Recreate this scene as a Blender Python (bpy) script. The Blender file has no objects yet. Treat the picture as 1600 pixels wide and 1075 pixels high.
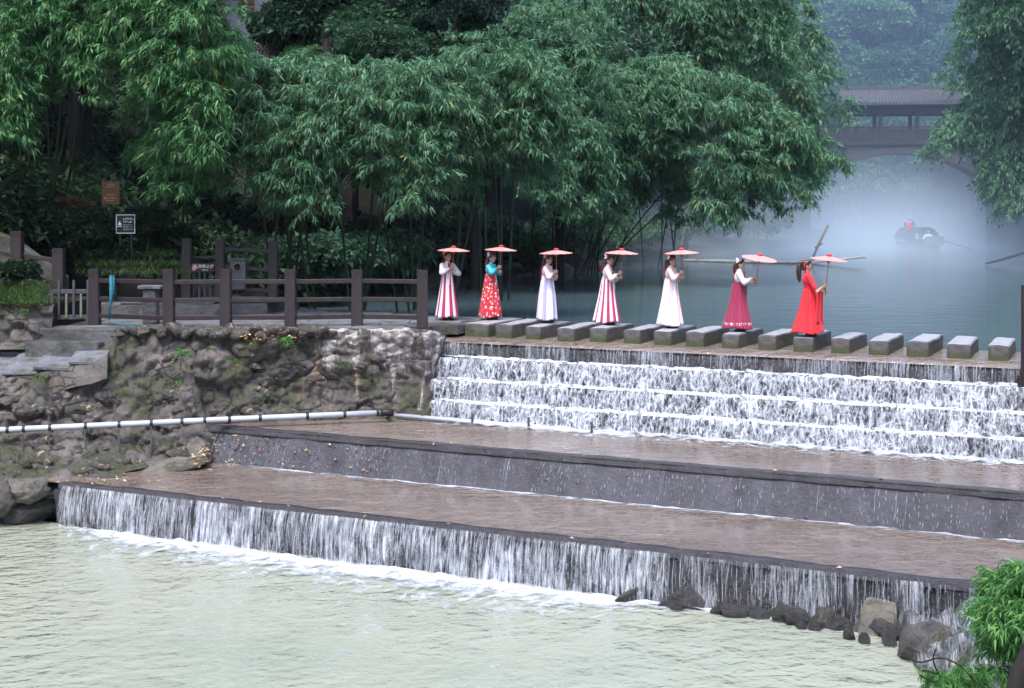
import bpy, bmesh, math, random
import numpy as np
from mathutils import Vector, Matrix, Euler

R = math.radians
random.seed(7)
rng = np.random.default_rng(11)
scene = bpy.context.scene
C = scene.collection

# ------------------------------------------------------------------ camera, sky, sun, exposure
CAM_H = 6.05          # metres above the lower pool
K = 2180.0            # focal length in pixels of the 1600 px wide photograph
HOR = 325.0           # eye-level row in the photograph
cam_d = bpy.data.cameras.new('camera')
cam_d.sensor_width = 36.0
cam_d.lens = 36.0 * K / 1600.0
cam_d.shift_y = -(537.5 - HOR) / 1600.0
cam_d.clip_start = 0.1
cam_d.clip_end = 2000
cam = bpy.data.objects.new('camera', cam_d)
cam.location = (0, 0, CAM_H)
cam.rotation_euler = (R(90), 0, 0)
C.objects.link(cam)
scene.camera = cam

SUN_EL, SUN_AZ = 62.0, 195.0     # azimuth clockwise from +Y: high, behind the camera's left shoulder
world = bpy.data.worlds.new('World')
scene.world = world
world.use_nodes = True
wn = world.node_tree
sky = wn.nodes.new('ShaderNodeTexSky')
sky.sky_type = 'NISHITA'
sky.sun_disc = False
sky.sun_elevation = R(SUN_EL)
sky.sun_rotation = R(SUN_AZ)
sky.air_density = 1.3
sky.dust_density = 2.0
sky.ozone_density = 2.0
bg = wn.nodes['Background']
bg.inputs['Strength'].default_value = 0.15
wn.links.new(sky.outputs[0], bg.inputs['Color'])

sun_d = bpy.data.lights.new('sun', 'SUN')
sun_d.energy = 1.5
sun_d.angle = R(25)
sun_d.color = (1.0, 0.96, 0.9)
sun = bpy.data.objects.new('sun', sun_d)
az, el = R(SUN_AZ), R(SUN_EL)
to_sun = Vector((math.sin(az) * math.cos(el), math.cos(az) * math.cos(el), math.sin(el)))
sun.rotation_euler = to_sun.to_track_quat('Z', 'Y').to_euler()
sun.location = (0, 0, 60)
C.objects.link(sun)

vs = scene.view_settings
vs.view_transform = 'Standard'
vs.look = 'None'
vs.exposure = 1.55
vs.gamma = 1.0
vs.use_curve_mapping = False
cy = scene.cycles
cy.use_denoising = True
cy.max_bounces = 6
cy.diffuse_bounces = 3
cy.glossy_bounces = 3
cy.transmission_bounces = 3
cy.transparent_max_bounces = 12
cy.volume_bounces = 1
cy.caustics_reflective = False
cy.caustics_refractive = False
cy.sample_clamp_indirect = 6.0
cy.use_adaptive_sampling = True
cy.adaptive_threshold = 0.02

# ------------------------------------------------------------------ helpers: places
def W(px, py, Y):
    """point at distance Y seen at a photograph pixel"""
    return Vector(((px - 800) * Y / K, Y, CAM_H - (py - HOR) * Y / K))

def G(px, py, z):
    """point on the level z seen at a photograph pixel"""
    return W(px, py, (CAM_H - z) * K / (py - HOR))

TH = R(25.5)
U = Vector((math.cos(TH), -math.sin(TH), 0))     # along the weir, towards the right bank
V = Vector((math.sin(TH), math.cos(TH), 0))      # upstream
O = Vector((-1.715, 31.16, 0))                   # left end of the weir crest

def D(a, b, z):
    return O + U * a + V * b + Vector((0, 0, z))

Z_POOL, Z_LOW, Z_MID, Z_RIV, Z_TOP = 0.0, 0.8, 1.5, 3.165, 3.45

# ------------------------------------------------------------------ helpers: noise
def _hash(ix, iy, iz, seed):
    h = (ix.astype(np.int64) * 374761393 + iy.astype(np.int64) * 668265263 + iz.astype(np.int64) * 2147483647 + seed * 1274126177) & 0xFFFFFFFF
    h = ((h ^ (h >> 13)) * 1274126177) & 0xFFFFFFFF
    h = ((h ^ (h >> 16)) * 2246822519) & 0xFFFFFFFF
    return ((h ^ (h >> 15)) & 0xFFFFFF) / float(0xFFFFFF)

def vnoise(p, seed=0):
    p = np.asarray(p, float)
    i = np.floor(p).astype(np.int64)
    f = p - i
    f = f * f * f * (f * (f * 6 - 15) + 10)
    r = 0
    for dx in (0, 1):
        for dy in (0, 1):
            for dz in (0, 1):
                w = (f[:, 0] if dx else 1 - f[:, 0]) * (f[:, 1] if dy else 1 - f[:, 1]) * (f[:, 2] if dz else 1 - f[:, 2])
                r = r + w * _hash(i[:, 0] + dx, i[:, 1] + dy, i[:, 2] + dz, seed)
    return r * 2 - 1

def fbm(p, octv=4, seed=0, gain=0.5):
    p = np.asarray(p, float)
    r, a = 0, 1.0
    for o in range(octv):
        r = r + a * vnoise(p * (2.03 ** o) + 17.3 * o, seed + o)
        a *= gain
    return r

def worley(p, seed=0):
    p = np.asarray(p, float)
    i = np.floor(p).astype(np.int64)
    d1 = np.full(len(p), 9.0); d2 = np.full(len(p), 9.0); idv = np.zeros(len(p))
    for dx in (-1, 0, 1):
        for dy in (-1, 0, 1):
            for dz in (-1, 0, 1):
                c = i + np.array([dx, dy, dz])
                fp = np.stack([_hash(c[:, 0], c[:, 1], c[:, 2], seed + k) for k in (1, 2, 3)], 1) + c
                d = np.linalg.norm(fp - p, axis=1)
                near = d < d1
                d2 = np.where(near, d1, np.minimum(d2, d))
                idv = np.where(near, _hash(c[:, 0], c[:, 1], c[:, 2], seed + 9), idv)
                d1 = np.where(near, d, d1)
    return d1, d2, idv

# ------------------------------------------------------------------ helpers: objects
def tag(o, label=None, cat=None, group=None, kind=None):
    if label: o['label'] = label
    if cat: o['category'] = cat
    if group: o['group'] = group
    if kind: o['kind'] = kind
    return o

def link(name, me, m=None, parent=None, loc=None, smooth=False):
    if m is not None and len(me.materials) == 0:
        me.materials.append(m)
    if smooth:
        me.polygons.foreach_set('use_smooth', np.ones(len(me.polygons), bool))
    o = bpy.data.objects.new(name, me)
    C.objects.link(o)
    if parent is not None:
        o.parent = parent
    if loc is not None:
        o.location = loc
    return o

def empty(name, loc=(0, 0, 0), rz=0.0):
    o = bpy.data.objects.new(name, None)
    o.empty_display_size = 0.2
    o.location = loc
    o.rotation_euler = (0, 0, rz)
    C.objects.link(o)
    return o

def np_mesh(name, v, f):
    """v (N,3), f (M,k) faces all of k corners"""
    v = np.asarray(v, np.float32); f = np.asarray(f, np.int32)
    me = bpy.data.meshes.new(name)
    me.vertices.add(len(v)); me.vertices.foreach_set('co', v.ravel())
    k = f.shape[1]
    me.loops.add(f.size); me.loops.foreach_set('vertex_index', f.ravel())
    me.polygons.add(len(f)); me.polygons.foreach_set('loop_start', np.arange(0, f.size, k, dtype=np.int32))
    me.update(calc_edges=True)
    return me

def grid_mesh(name, P, uv=None):
    """P (n,m,3) grid of points"""
    n, m = P.shape[:2]
    idx = np.arange(n * m).reshape(n, m)
    f = np.stack([idx[:-1, :-1], idx[1:, :-1], idx[1:, 1:], idx[:-1, 1:]], -1).reshape(-1, 4)
    me = np_mesh(name, P.reshape(-1, 3), f)
    if uv is not None:
        l = me.uv_layers.new(name='UVMap')
        l.data.foreach_set('uv', uv.reshape(-1, 2)[f.ravel()].astype(np.float32).ravel())
    return me

class MB:
    """collects boxes, tubes and sheets into one mesh"""
    def __init__(s):
        s.v, s.f = [], []
    def add(s, v, f):
        n = len(s.v); s.v += [tuple(p) for p in v]; s.f += [tuple(i + n for i in q) for q in f]
    def box(s, c, size, rot=None, jit=0.0):
        hx, hy, hz = size[0] / 2, size[1] / 2, size[2] / 2
        ps = [Vector((x * hx, y * hy, z * hz)) for z in (-1, 1) for y in (-1, 1) for x in (-1, 1)]
        if jit: ps = [p + Vector((random.uniform(-jit, jit) for _ in range(3))) for p in ps]
        if rot is not None: ps = [rot @ p for p in ps]
        s.add([p + Vector(c) for p in ps], [(0, 2, 3, 1), (4, 5, 7, 6), (0, 1, 5, 4), (2, 6, 7, 3), (0, 4, 6, 2), (1, 3, 7, 5)])
    def bar(s, p, q, w, h, up=Vector((0, 0, 1))):
        p, q = Vector(p), Vector(q); d = (q - p); L = d.length; d.normalize()
        side = d.cross(up)
        if side.length < 1e-4: side = d.cross(Vector((0, 1, 0)))
        side.normalize(); u2 = side.cross(d)
        M = Matrix((d, side, u2)).transposed()
        s.box((p + q) / 2, (L, w, h), M)
    def tube(s, pts, rad, seg=8, cap=True):
        pts = [Vector(p) for p in pts]
        n = len(pts)
        rad = rad if hasattr(rad, '__len__') else [rad] * n
        vs_, base = [], len(s.v)
        ref = Vector((0.13, 0.31, 0.94)).normalized()
        for i, p in enumerate(pts):
            t = (pts[min(i + 1, n - 1)] - pts[max(i - 1, 0)]).normalized()
            x = t.cross(ref)
            if x.length < 0.05: x = t.cross(Vector((1, 0, 0)))
            x.normalize(); y = t.cross(x)
            for k in range(seg):
                a = 2 * math.pi * k / seg
                vs_.append(p + (x * math.cos(a) + y * math.sin(a)) * rad[i])
        f = []
        for i in range(n - 1):
            for k in range(seg):
                k2 = (k + 1) % seg
                f.append((i * seg + k, i * seg + k2, (i + 1) * seg + k2, (i + 1) * seg + k))
        if cap:
            f.append(tuple(range(seg))[::-1]); f.append(tuple((n - 1) * seg + k for k in range(seg)))
        s.add(vs_, f)
    def lathe(s, prof, seg=24, M=None):
        """prof: (r,z) list"""
        v, f = [], []
        for (r, z) in prof:
            for k in range(seg):
                a = 2 * math.pi * k / seg
                p = Vector((r * math.cos(a), r * math.sin(a), z))
                v.append(M @ p if M else p)
        for i in range(len(prof) - 1):
            for k in range(seg):
                k2 = (k + 1) % seg
                f.append((i * seg + k, i * seg + k2, (i + 1) * seg + k2, (i + 1) * seg + k))
        s.add(v, f)
    def mesh(s, name):
        me = bpy.data.meshes.new(name)
        me.from_pydata([tuple(p) for p in s.v], [], s.f); me.update()
        return me
    def build(s, name, m, parent=None, loc=None, smooth=False, bevel=0.0):
        me = s.mesh(name)
        if bevel:
            bm = bmesh.new(); bm.from_mesh(me)
            bmesh.ops.bevel(bm, geom=bm.edges[:], offset=bevel, segments=1, affect='EDGES', clamp_overlap=True)
            bm.to_mesh(me); bm.free()
        return link(name, me, m, parent, loc, smooth)

# ------------------------------------------------------------------ helpers: materials
class NT:
    def __init__(s, name):
        s.m = bpy.data.materials.new(name); s.m.use_nodes = True
        s.t = s.m.node_tree; s.n = s.t.nodes; s.l = s.t.links
        s.b = s.n['Principled BSDF']; s.out = s.n['Material Output']
    def node(s, typ, **kw):
        n = s.n.new(typ)
        for k, v in kw.items():
            if k.startswith('i_'):
                key = k[2:].replace('_', ' ')
                n.inputs[key].default_value = v
            else: setattr(n, k, v)
        return n
    def lk(s, a, b): s.l.new(a, b)
    def coord(s, kind='Object', scale=(1, 1, 1), rot=(0, 0, 0)):
        tc = s.node('ShaderNodeTexCoord'); mp = s.node('ShaderNodeMapping')
        mp.inputs['Scale'].default_value = scale; mp.inputs['Rotation'].default_value = rot
        s.lk(tc.outputs[kind], mp.inputs['Vector']); return mp.outputs[0]
    def noise(s, vec, scale, detail=4, rough=0.55, dist=0.0):
        n = s.node('ShaderNodeTexNoise', i_Scale=scale, i_Detail=detail, i_Roughness=rough, i_Distortion=dist)
        if vec is not None: s.lk(vec, n.inputs['Vector'])
        return n.outputs['Fac']
    def ramp(s, fac, stops):
        r = s.node('ShaderNodeValToRGB'); e = r.color_ramp.elements
        while len(e) > 1: e.remove(e[-1])
        e[0].position = stops[0][0]; e[0].color = col(stops[0][1])
        for p, c in stops[1:]:
            x = e.new(p); x.color = col(c)
        s.lk(fac, r.inputs['Fac']); return r.outputs['Color']
    def mix(s, fac, a, b, mode='MIX'):
        n = s.node('ShaderNodeMix', data_type='RGBA', blend_type=mode)
        for inp, val in ((n.inputs['Factor'], fac), (n.inputs['A'], a), (n.inputs['B'], b)):
            pass
        for idx, val in ((0, fac), (6, a), (7, b)):
            if hasattr(val, 'is_output'): s.lk(val, n.inputs[idx])
            elif idx == 0: n.inputs[0].default_value = val
            else: n.inputs[idx].default_value = col(val)
        n.clamp_result = False
        return n.outputs[2]
    def math(s, op, a, b=None, clamp=False):
        n = s.node('ShaderNodeMath', operation=op, use_clamp=clamp)
        for i, v in enumerate((a, b)):
            if v is None: continue
            if hasattr(v, 'is_output'): s.lk(v, n.inputs[i])
            else: n.inputs[i].default_value = v
        return n.outputs[0]
    def bump(s, h, strength=0.5, dist=0.02, normal=None):
        n = s.node('ShaderNodeBump', i_Strength=strength, i_Distance=dist)
        s.lk(h, n.inputs['Height'])
        if normal is not None: s.lk(normal, n.inputs['Normal'])
        return n.outputs[0]
    def setb(s, **kw):
        for k, v in kw.items():
            key = k.replace('_', ' ')
            if hasattr(v, 'is_output'): s.lk(v, s.b.inputs[key])
            else: s.b.inputs[key].default_value = v
        return s

def col(c):
    if isinstance(c, (int, float)): return (c, c, c, 1)
    return tuple(c) if len(c) == 4 else (*c, 1)

def plain(name, c, rough=0.7, var=0.25, scale=6.0, bump=0.2, bscale=None, spec=0.4, metal=0.0, stretch=(1, 1, 1)):
    t = NT(name); v = t.coord('Object', stretch)
    n = t.noise(v, scale)
    c = np.array(col(c)[:3])
    t.setb(Base_Color=t.ramp(n, [(0.25, tuple(c * (1 - var))), (0.75, tuple(np.minimum(c * (1 + var), 1)))]), Roughness=rough, Metallic=metal)
    t.b.inputs['Specular IOR Level'].default_value = spec
    if bump:
        t.setb(Normal=t.bump(t.noise(v, bscale or scale * 4, 5), bump, 0.02))
    return t.m

def leaf_mat(name, dark, mid, light, trans=0.35, rough=0.55, vary=0.0, yellow=False):
    t = NT(name)
    g = t.node('ShaderNodeNewGeometry')
    n = t.noise(t.coord('Object'), 0.6, 3)
    f = t.math('ADD', t.math('MULTIPLY', g.outputs['Random Per Island'], 0.6), t.math('MULTIPLY', n, 0.4))
    c = t.ramp(f, [(0.2, dark), (0.5, mid), (0.8, light)])
    if yellow: c = t.mix(t.ramp(g.outputs['Random Per Island'], [(0.965, 0), (0.97, 0.8)]), c, (0.3, 0.27, 0.08))
    if vary:
        oi = t.node('ShaderNodeObjectInfo')
        c = t.mix(1.0, c, t.ramp(oi.outputs['Random'], [(0, (1 - vary, 1 - vary, 1 - 0.8 * vary)), (0.5, (1, 1, 1)), (1, (1 + vary * 1.4, 1 + vary, 1 + 0.4 * vary))]), 'MULTIPLY')
    t.setb(Base_Color=c, Roughness=rough)
    t.b.inputs['Specular IOR Level'].default_value = 0.35
    tr = t.node('ShaderNodeBsdfTranslucent')
    t.lk(c, tr.inputs['Color'])
    mx = t.node('ShaderNodeMixShader'); mx.inputs[0].default_value = trans
    t.lk(t.b.outputs[0], mx.inputs[1]); t.lk(tr.outputs[0], mx.inputs[2])
    t.lk(mx.outputs[0], t.out.inputs['Surface'])
    return t.m

M = {}
M['bamboo_leaf'] = leaf_mat('bamboo_leaf', (0.048, 0.13, 0.066), (0.098, 0.23, 0.122), (0.19, 0.36, 0.205), yellow=True)
M['bamboo_leaf_near'] = leaf_mat('bamboo_leaf_near', (0.04, 0.13, 0.055), (0.085, 0.235, 0.09), (0.175, 0.36, 0.13), yellow=True)
M['broad_leaf'] = leaf_mat('broad_leaf', (0.03, 0.085, 0.045), (0.055, 0.14, 0.075), (0.1, 0.21, 0.11), vary=0.55)
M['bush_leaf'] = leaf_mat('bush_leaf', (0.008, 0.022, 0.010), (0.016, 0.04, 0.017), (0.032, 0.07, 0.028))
M['red_leaf'] = leaf_mat('red_leaf', (0.05, 0.06, 0.025), (0.09, 0.07, 0.035), (0.2, 0.08, 0.05))
M['bright_leaf'] = leaf_mat('bright_leaf', (0.045, 0.135, 0.035), (0.085, 0.24, 0.06), (0.18, 0.38, 0.11), 0.4)
M['grass'] = leaf_mat('grass', (0.025, 0.06, 0.015), (0.05, 0.105, 0.022), (0.1, 0.17, 0.045))
M['culm'] = plain('culm', (0.022, 0.034, 0.016), 0.5, 0.4, 3)
M['bark'] = plain('bark', (0.018, 0.015, 0.014), 0.9, 0.4, 5, 0.8, 14, stretch=(1, 1, 0.25))
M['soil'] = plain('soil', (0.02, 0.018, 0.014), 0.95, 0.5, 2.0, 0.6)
M['dark_wood'] = plain('dark_wood', (0.026, 0.018, 0.02), 0.55, 0.35, 6, 0.3, 30, stretch=(1, 1, 0.2))
M['grey_wood'] = plain('grey_wood', (0.06, 0.06, 0.068), 0.7, 0.3, 8, 0.3)
M['pale_wood'] = plain('pale_wood', (0.15, 0.15, 0.11), 0.8, 0.3, 8, 0.3)
M['pole_wood'] = plain('pole_wood', (0.2, 0.17, 0.14), 0.7, 0.3, 8, 0.3)
M['pipe'] = plain('pipe', (0.42, 0.44, 0.48), 0.4, 0.15, 3, 0.05)
M['black'] = plain('black', (0.012, 0.012, 0.013), 0.5, 0.2, 8, 0)
M['white_paint'] = plain('white_paint', (0.75, 0.75, 0.75), 0.6, 0.05, 8, 0)
M['brown_paint'] = plain('brown_paint', (0.13, 0.055, 0.03), 0.6, 0.15, 8, 0)
M['maroon_paint'] = plain('maroon_paint', (0.05, 0.016, 0.016), 0.6, 0.15, 8, 0)
M['tan_paint'] = plain('tan_paint', (0.4, 0.25, 0.16), 0.6, 0.1, 8, 0)
M['red_paint'] = plain('red_paint', (0.55, 0.03, 0.04), 0.5, 0.1, 8, 0)
M['rope'] = plain('rope', (0.02, 0.17, 0.23), 0.7, 0.3, 30, 0.4)

def stone_mat(name, base, moss=0.5, stains=False, wet=0.0, cracks=False):
    t = NT(name); v = t.coord('Object')
    n1 = t.noise(v, 1.6, 6, 0.62); n2 = t.noise(v, 9, 5, 0.6)
    b = np.array(base)
    c = t.ramp(n1, [(0.3, tuple(b * 0.45)), (0.5, tuple(b)), (0.72, tuple(b * 1.5))])
    c = t.mix(0.45, c, t.ramp(n2, [(0.3, 0.25), (0.7, 0.85)]), 'MULTIPLY')
    if moss:
        g = t.node('ShaderNodeNewGeometry'); sx = t.node('ShaderNodeSeparateXYZ')
        t.lk(g.outputs['Normal'], sx.inputs[0])
        m = t.math('ADD', t.noise(v, 0.9, 5, 0.65), t.math('MULTIPLY', sx.outputs['Z'], 0.12))
        m = t.ramp(m, [(0.62 - 0.2 * moss, 0), (0.74 - 0.2 * moss, 1)])
        m = t.math('MULTIPLY', m, 0.85)
        c = t.mix(m, c, t.ramp(n2, [(0.35, (0.018, 0.024, 0.009)), (0.7, (0.05, 0.058, 0.016))]))
    if stains:
        sv = t.coord('Object', (2.6, 1, 0.28))
        s1 = t.noise(sv, 1.5, 4, 0.6)
        sp = t.node('ShaderNodeSeparateXYZ'); tc = t.node('ShaderNodeTexCoord'); t.lk(tc.outputs['Object'], sp.inputs[0])
        fx = t.node('ShaderNodeMapRange', i_From_Min=-5.2, i_From_Max=-4.2); t.lk(sp.outputs['X'], fx.inputs['Value'])
        fz = t.node('ShaderNodeMapRange', i_From_Min=2.2, i_From_Max=3.3); t.lk(sp.outputs['Z'], fz.inputs['Value'])
        w = t.math('MULTIPLY', fx.outputs[0], t.math('ADD', t.math('MULTIPLY', fz.outputs[0], 0.17), s1))
        w = t.ramp(w, [(0.6, 0), (0.68, 1)])
        w = t.math('MULTIPLY', w, t.ramp(t.noise(v, 5, 4), [(0.35, 0.1), (0.6, 1.0)]))
        c = t.mix(w, c, (0.52, 0.47, 0.45))
        w2 = t.math('MULTIPLY', fx.outputs[0], t.ramp(t.noise(t.coord('Object', (1.8, 1, 0.3)), 2.1, 3), [(0.6, 0), (0.7, 0.6)]))
        c = t.mix(w2, c, (0.3, 0.19, 0.12))
    hgt = t.noise(v, 7, 8, 0.65)
    if cracks:
        wv = t.node('ShaderNodeVectorMath', operation='MULTIPLY_ADD'); wn_ = t.node('ShaderNodeTexNoise', i_Scale=2.5, i_Detail=4.0); t.lk(v, wn_.inputs['Vector'])
        t.lk(wn_.outputs['Color'], wv.inputs[0]); wv.inputs[1].default_value = (0.5, 0.5, 0.5); t.lk(t.coord('Object', (1, 1, 1.6)), wv.inputs[2])
        vo = t.node('ShaderNodeTexVoronoi', feature='DISTANCE_TO_EDGE', i_Scale=2.6); t.lk(wv.outputs[0], vo.inputs['Vector'])
        cr = t.ramp(t.math('ADD', vo.outputs['Distance'], t.ramp(t.noise(v, 1.3, 3), [(0.4, 0), (0.6, 0.12)])), [(0.0, 0), (0.04, 0.7), (0.12, 1)])
        c = t.mix(1.0, c, t.ramp(cr, [(0, 0.4), (1, 1.0)]), 'MULTIPLY')
        hgt = t.math('ADD', t.math('MULTIPLY', hgt, 0.7), t.math('MULTIPLY', cr, 0.5))
    t.setb(Base_Color=c, Roughness=0.85 - 0.5 * wet)
    t.setb(Normal=t.bump(hgt, 0.9, 0.06))
    return t.m

M['rock_wall'] = stone_mat('rock_wall', (0.135, 0.115, 0.11), 0.5, True, 0.0, True)
M['rock'] = stone_mat('rock', (0.11, 0.1, 0.1), 0.35)
M['rock_pale'] = stone_mat('rock_pale', (0.19, 0.17, 0.15), 0.15)
M['rock_wedge'] = stone_mat('rock_wedge', (0.17, 0.16, 0.13), 0.2)
M['rock_wet'] = stone_mat('rock_wet', (0.05, 0.047, 0.05), 0.1, False, 0.8)
M['bank_rock'] = stone_mat('bank_rock', (0.1, 0.095, 0.09), 0.5)
M['slab'] = stone_mat('slab', (0.2, 0.2, 0.23), 0.05)
M['slab_moss'] = stone_mat('slab_moss', (0.12, 0.115, 0.125), 0.32)
M['sand_rock'] = stone_mat('sand_rock', (0.16, 0.135, 0.12), 0.3)
M['sand'] = plain('sand', (0.15, 0.125, 0.11), 0.9, 0.35, 2.5, 0.4)

def block_mat():
    t = NT('stepping_block'); v = t.coord('Object')
    g = t.node('ShaderNodeNewGeometry'); sx = t.node('ShaderNodeSeparateXYZ'); t.lk(g.outputs['Normal'], sx.inputs[0])
    n = t.noise(v, 5, 6, 0.6)
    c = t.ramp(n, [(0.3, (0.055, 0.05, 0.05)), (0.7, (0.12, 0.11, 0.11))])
    oc = t.node('ShaderNodeTexCoord'); oz = t.node('ShaderNodeSeparateXYZ'); t.lk(oc.outputs['Object'], oz.inputs[0])
    low = t.node('ShaderNodeMapRange', i_From_Min=-0.08, i_From_Max=-0.26); t.lk(oz.outputs['Z'], low.inputs['Value'])
    mo = t.ramp(t.math('ADD', t.noise(v, 3.5, 5, 0.7), t.math('MULTIPLY', low.outputs[0], 0.22)), [(0.55, 0), (0.68, 0.9)])
    c = t.mix(mo, c, (0.05, 0.06, 0.018))
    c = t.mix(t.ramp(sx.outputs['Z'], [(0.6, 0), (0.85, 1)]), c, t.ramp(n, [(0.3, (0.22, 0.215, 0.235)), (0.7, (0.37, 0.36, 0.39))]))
    t.setb(Base_Color=c, Roughness=0.6, Normal=t.bump(t.noise(v, 22, 6), 0.5, 0.02))
    return t.m
M['block'] = block_mat()

def wet_concrete(name, base, rough=0.35):
    t = NT(name); v = t.coord('Object')
    b = np.array(base)
    n = t.noise(t.coord('Object', (1, 1, 0.35)), 3, 7, 0.7)
    c = t.ramp(n, [(0.3, tuple(b * 0.5)), (0.7, tuple(b * 1.5))])
    spk = t.ramp(t.noise(t.coord('Object', (1, 1, 0.5)), 26, 3, 0.7), [(0.64, 0), (0.72, 0.6)])
    c = t.mix(spk, c, (0.3, 0.29, 0.31))
    t.setb(Base_Color=c, Roughness=rough, Normal=t.bump(t.noise(v, 14, 8, 0.7), 0.9, 0.05))
    return t.m
M['weir'] = wet_concrete('weir', (0.034, 0.031, 0.038), 0.35)
M['weir_slope'] = wet_concrete('weir_slope', (0.058, 0.055, 0.07), 0.42)

def water_mat(name, c1, c2, cscale, waves, rough=0.06, stretch=(1, 1, 1), rot=0.0, ior=1.33):
    """waves: list of (scale, strength, distance)"""
    t = NT(name); v = t.coord('Object', stretch, (0, 0, rot)); t.n.remove(t.b)
    df = t.node('ShaderNodeBsdfDiffuse'); gl = t.node('ShaderNodeBsdfGlossy', i_Roughness=rough); fr = t.node('ShaderNodeFresnel', i_IOR=ior); mx = t.node('ShaderNodeMixShader')
    t.lk(t.ramp(t.noise(t.coord('Object'), cscale, 4, 0.6), [(0.3, c1), (0.7, c2)]), df.inputs['Color'])
    nm = None
    for i, (sc, st, ds) in enumerate(waves):
        nm = t.bump(t.noise(v, sc, 3, 0.5, 0.4), st, ds, nm)
    t.lk(nm, gl.inputs['Normal']); t.lk(nm, fr.inputs['Normal'])
    t.lk(fr.outputs[0], mx.inputs[0]); t.lk(df.outputs[0], mx.inputs[1]); t.lk(gl.outputs[0], mx.inputs[2]); t.lk(mx.outputs[0], t.out.inputs['Surface'])
    return t.m
M['pool'] = water_mat('pool', (0.24, 0.275, 0.215), (0.35, 0.345, 0.28), 0.12, [(1.4, 1.0, 0.10), (4.0, 1.0, 0.055), (11.0, 0.8, 0.014)], 0.02, (0.95, 1.15, 1), -0.3)
M['shelf_water'] = water_mat('shelf_water', (0.125, 0.094, 0.076), (0.22, 0.178, 0.155), 0.45, [(1.6, 1.0, 0.22), (4.2, 1.0, 0.10), (11, 1.0, 0.03)], 0.04, (0.9, 1.2, 1), TH + 0.15, 1.5)
M['river'] = water_mat('river', (0.07, 0.112, 0.132), (0.10, 0.148, 0.168), 0.1, [(1.2, 0.5, 0.02), (5, 0.5, 0.006)], 0.08, (0.6, 1.4, 1))

def foam_mat(name, mode):
    """white water: opaque froth with real gaps"""
    t = NT(name)
    tc = t.node('ShaderNodeTexCoord')
    sep = t.node('ShaderNodeSeparateXYZ'); t.lk(tc.outputs['UV'], sep.inputs[0])
    if mode == 'pool':
        n = t.noise(t.coord('UV', (1.6, 3.0, 1)), 2.2, 7, 0.68, 0.5)
        edge = t.ramp(sep.outputs['Y'], [(0.0, 0.46), (0.15, 0.32), (0.45, 0.13), (1.0, -0.0)])
        a = t.math('ADD', n, edge)
        a = t.ramp(a, [(0.60, 0), (0.90, 0.95)])
    elif mode == 'tread':
        n = t.noise(t.coord('UV', (2.4, 1.2, 1)), 3.5, 6, 0.7, 0.4)
        hump = t.ramp(sep.outputs['Y'], [(0.0, 0.0), (0.35, 0.22), (0.6, 0.25), (1.0, 0.0)])
        big = t.noise(t.coord('UV', (0.9, 0.3, 1)), 1.0, 3, 0.6)
        a = t.ramp(t.math('ADD', t.math('ADD', n, hump), t.math('MULTIPLY', big, 0.3)), [(0.72, 0), (0.92, 0.95)])
    elif mode == 'lace':
        warp = t.node('ShaderNodeTexNoise', i_Scale=3.0, i_Detail=3.0)
        t.lk(tc.outputs['UV'], warp.inputs['Vector'])
        wm = t.node('ShaderNodeMix', data_type='VECTOR')
        add = t.node('ShaderNodeVectorMath', operation='MULTIPLY_ADD')
        t.lk(warp.outputs['Color'], add.inputs[0]); add.inputs[1].default_value = (0.3, 0.35, 0); t.lk(tc.outputs['UV'], add.inputs[2])
        mp = t.node('ShaderNodeMapping'); mp.inputs['Scale'].default_value = (9.5, 6.0, 1); t.lk(add.outputs[0], mp.inputs['Vector'])
        vo = t.node('ShaderNodeTexVoronoi', feature='DISTANCE_TO_EDGE', i_Scale=1.0); t.lk(mp.outputs[0], vo.inputs['Vector'])
        lace = t.ramp(vo.outputs['Distance'], [(0.03, 1), (0.16, 0)])
        stre = t.noise(t.coord('UV', (13, 3.2, 1)), 1.0, 6, 0.7, 0.9)
        big = t.noise(t.coord('UV', (1.6, 1.3, 1)), 1.0, 4, 0.65)
        a = t.math('ADD', t.math('MULTIPLY', lace, 0.13), t.math('ADD', t.math('MULTIPLY', stre, 0.95), t.math('MULTIPLY', big, 0.5)))
        a = t.math('SUBTRACT', a, 0.125)
        a = t.ramp(a, [(0.58, 0), (0.72, 0.3), (0.86, 0.9)])
    elif mode == 'curtain':
        stre = t.noise(t.coord('UV', (17, 1.6, 1)), 1.0, 6, 0.7, 0.8)
        big = t.noise(t.coord('UV', (1.3, 0.7, 1)), 1.0, 5, 0.7)
        a = t.math('ADD', t.math('MULTIPLY', stre, 0.85), t.math('MULTIPLY', big, 0.75))
        a = t.ramp(a, [(0.77, 0), (0.88, 0.3), (1.0, 0.85)])
    else:  # veil: sparse vertical threads
        stre = t.noise(t.coord('UV', (24, 1.3, 1)), 1.0, 5, 0.65, 0.5)
        big = t.noise(t.coord('UV', (1.7, 0.4, 1)), 1.0, 4, 0.65)
        fine = t.noise(t.coord('UV', (50, 14, 1)), 1.0, 3, 0.6)
        a = t.math('ADD', t.math('MULTIPLY', stre, 0.62), t.math('ADD', t.math('MULTIPLY', big, 0.55), t.math('MULTIPLY', fine, 0.22)))
        a = t.ramp(a, [(0.67, 0), (0.78, 0.3), (0.94, 0.85)])
    t.setb(Base_Color=(0.66, 0.69, 0.77, 1), Roughness=0.45)
    t.setb(Alpha=a)
    return t.m
M['foam_pool'] = foam_mat('foam_pool', 'pool')
M['foam_tread'] = foam_mat('foam_tread', 'tread')
M['fall_lace'] = foam_mat('fall_lace', 'lace')
M['fall_veil'] = foam_mat('fall_veil', 'veil')
M['fall_curtain'] = foam_mat('fall_curtain', 'curtain')
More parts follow.
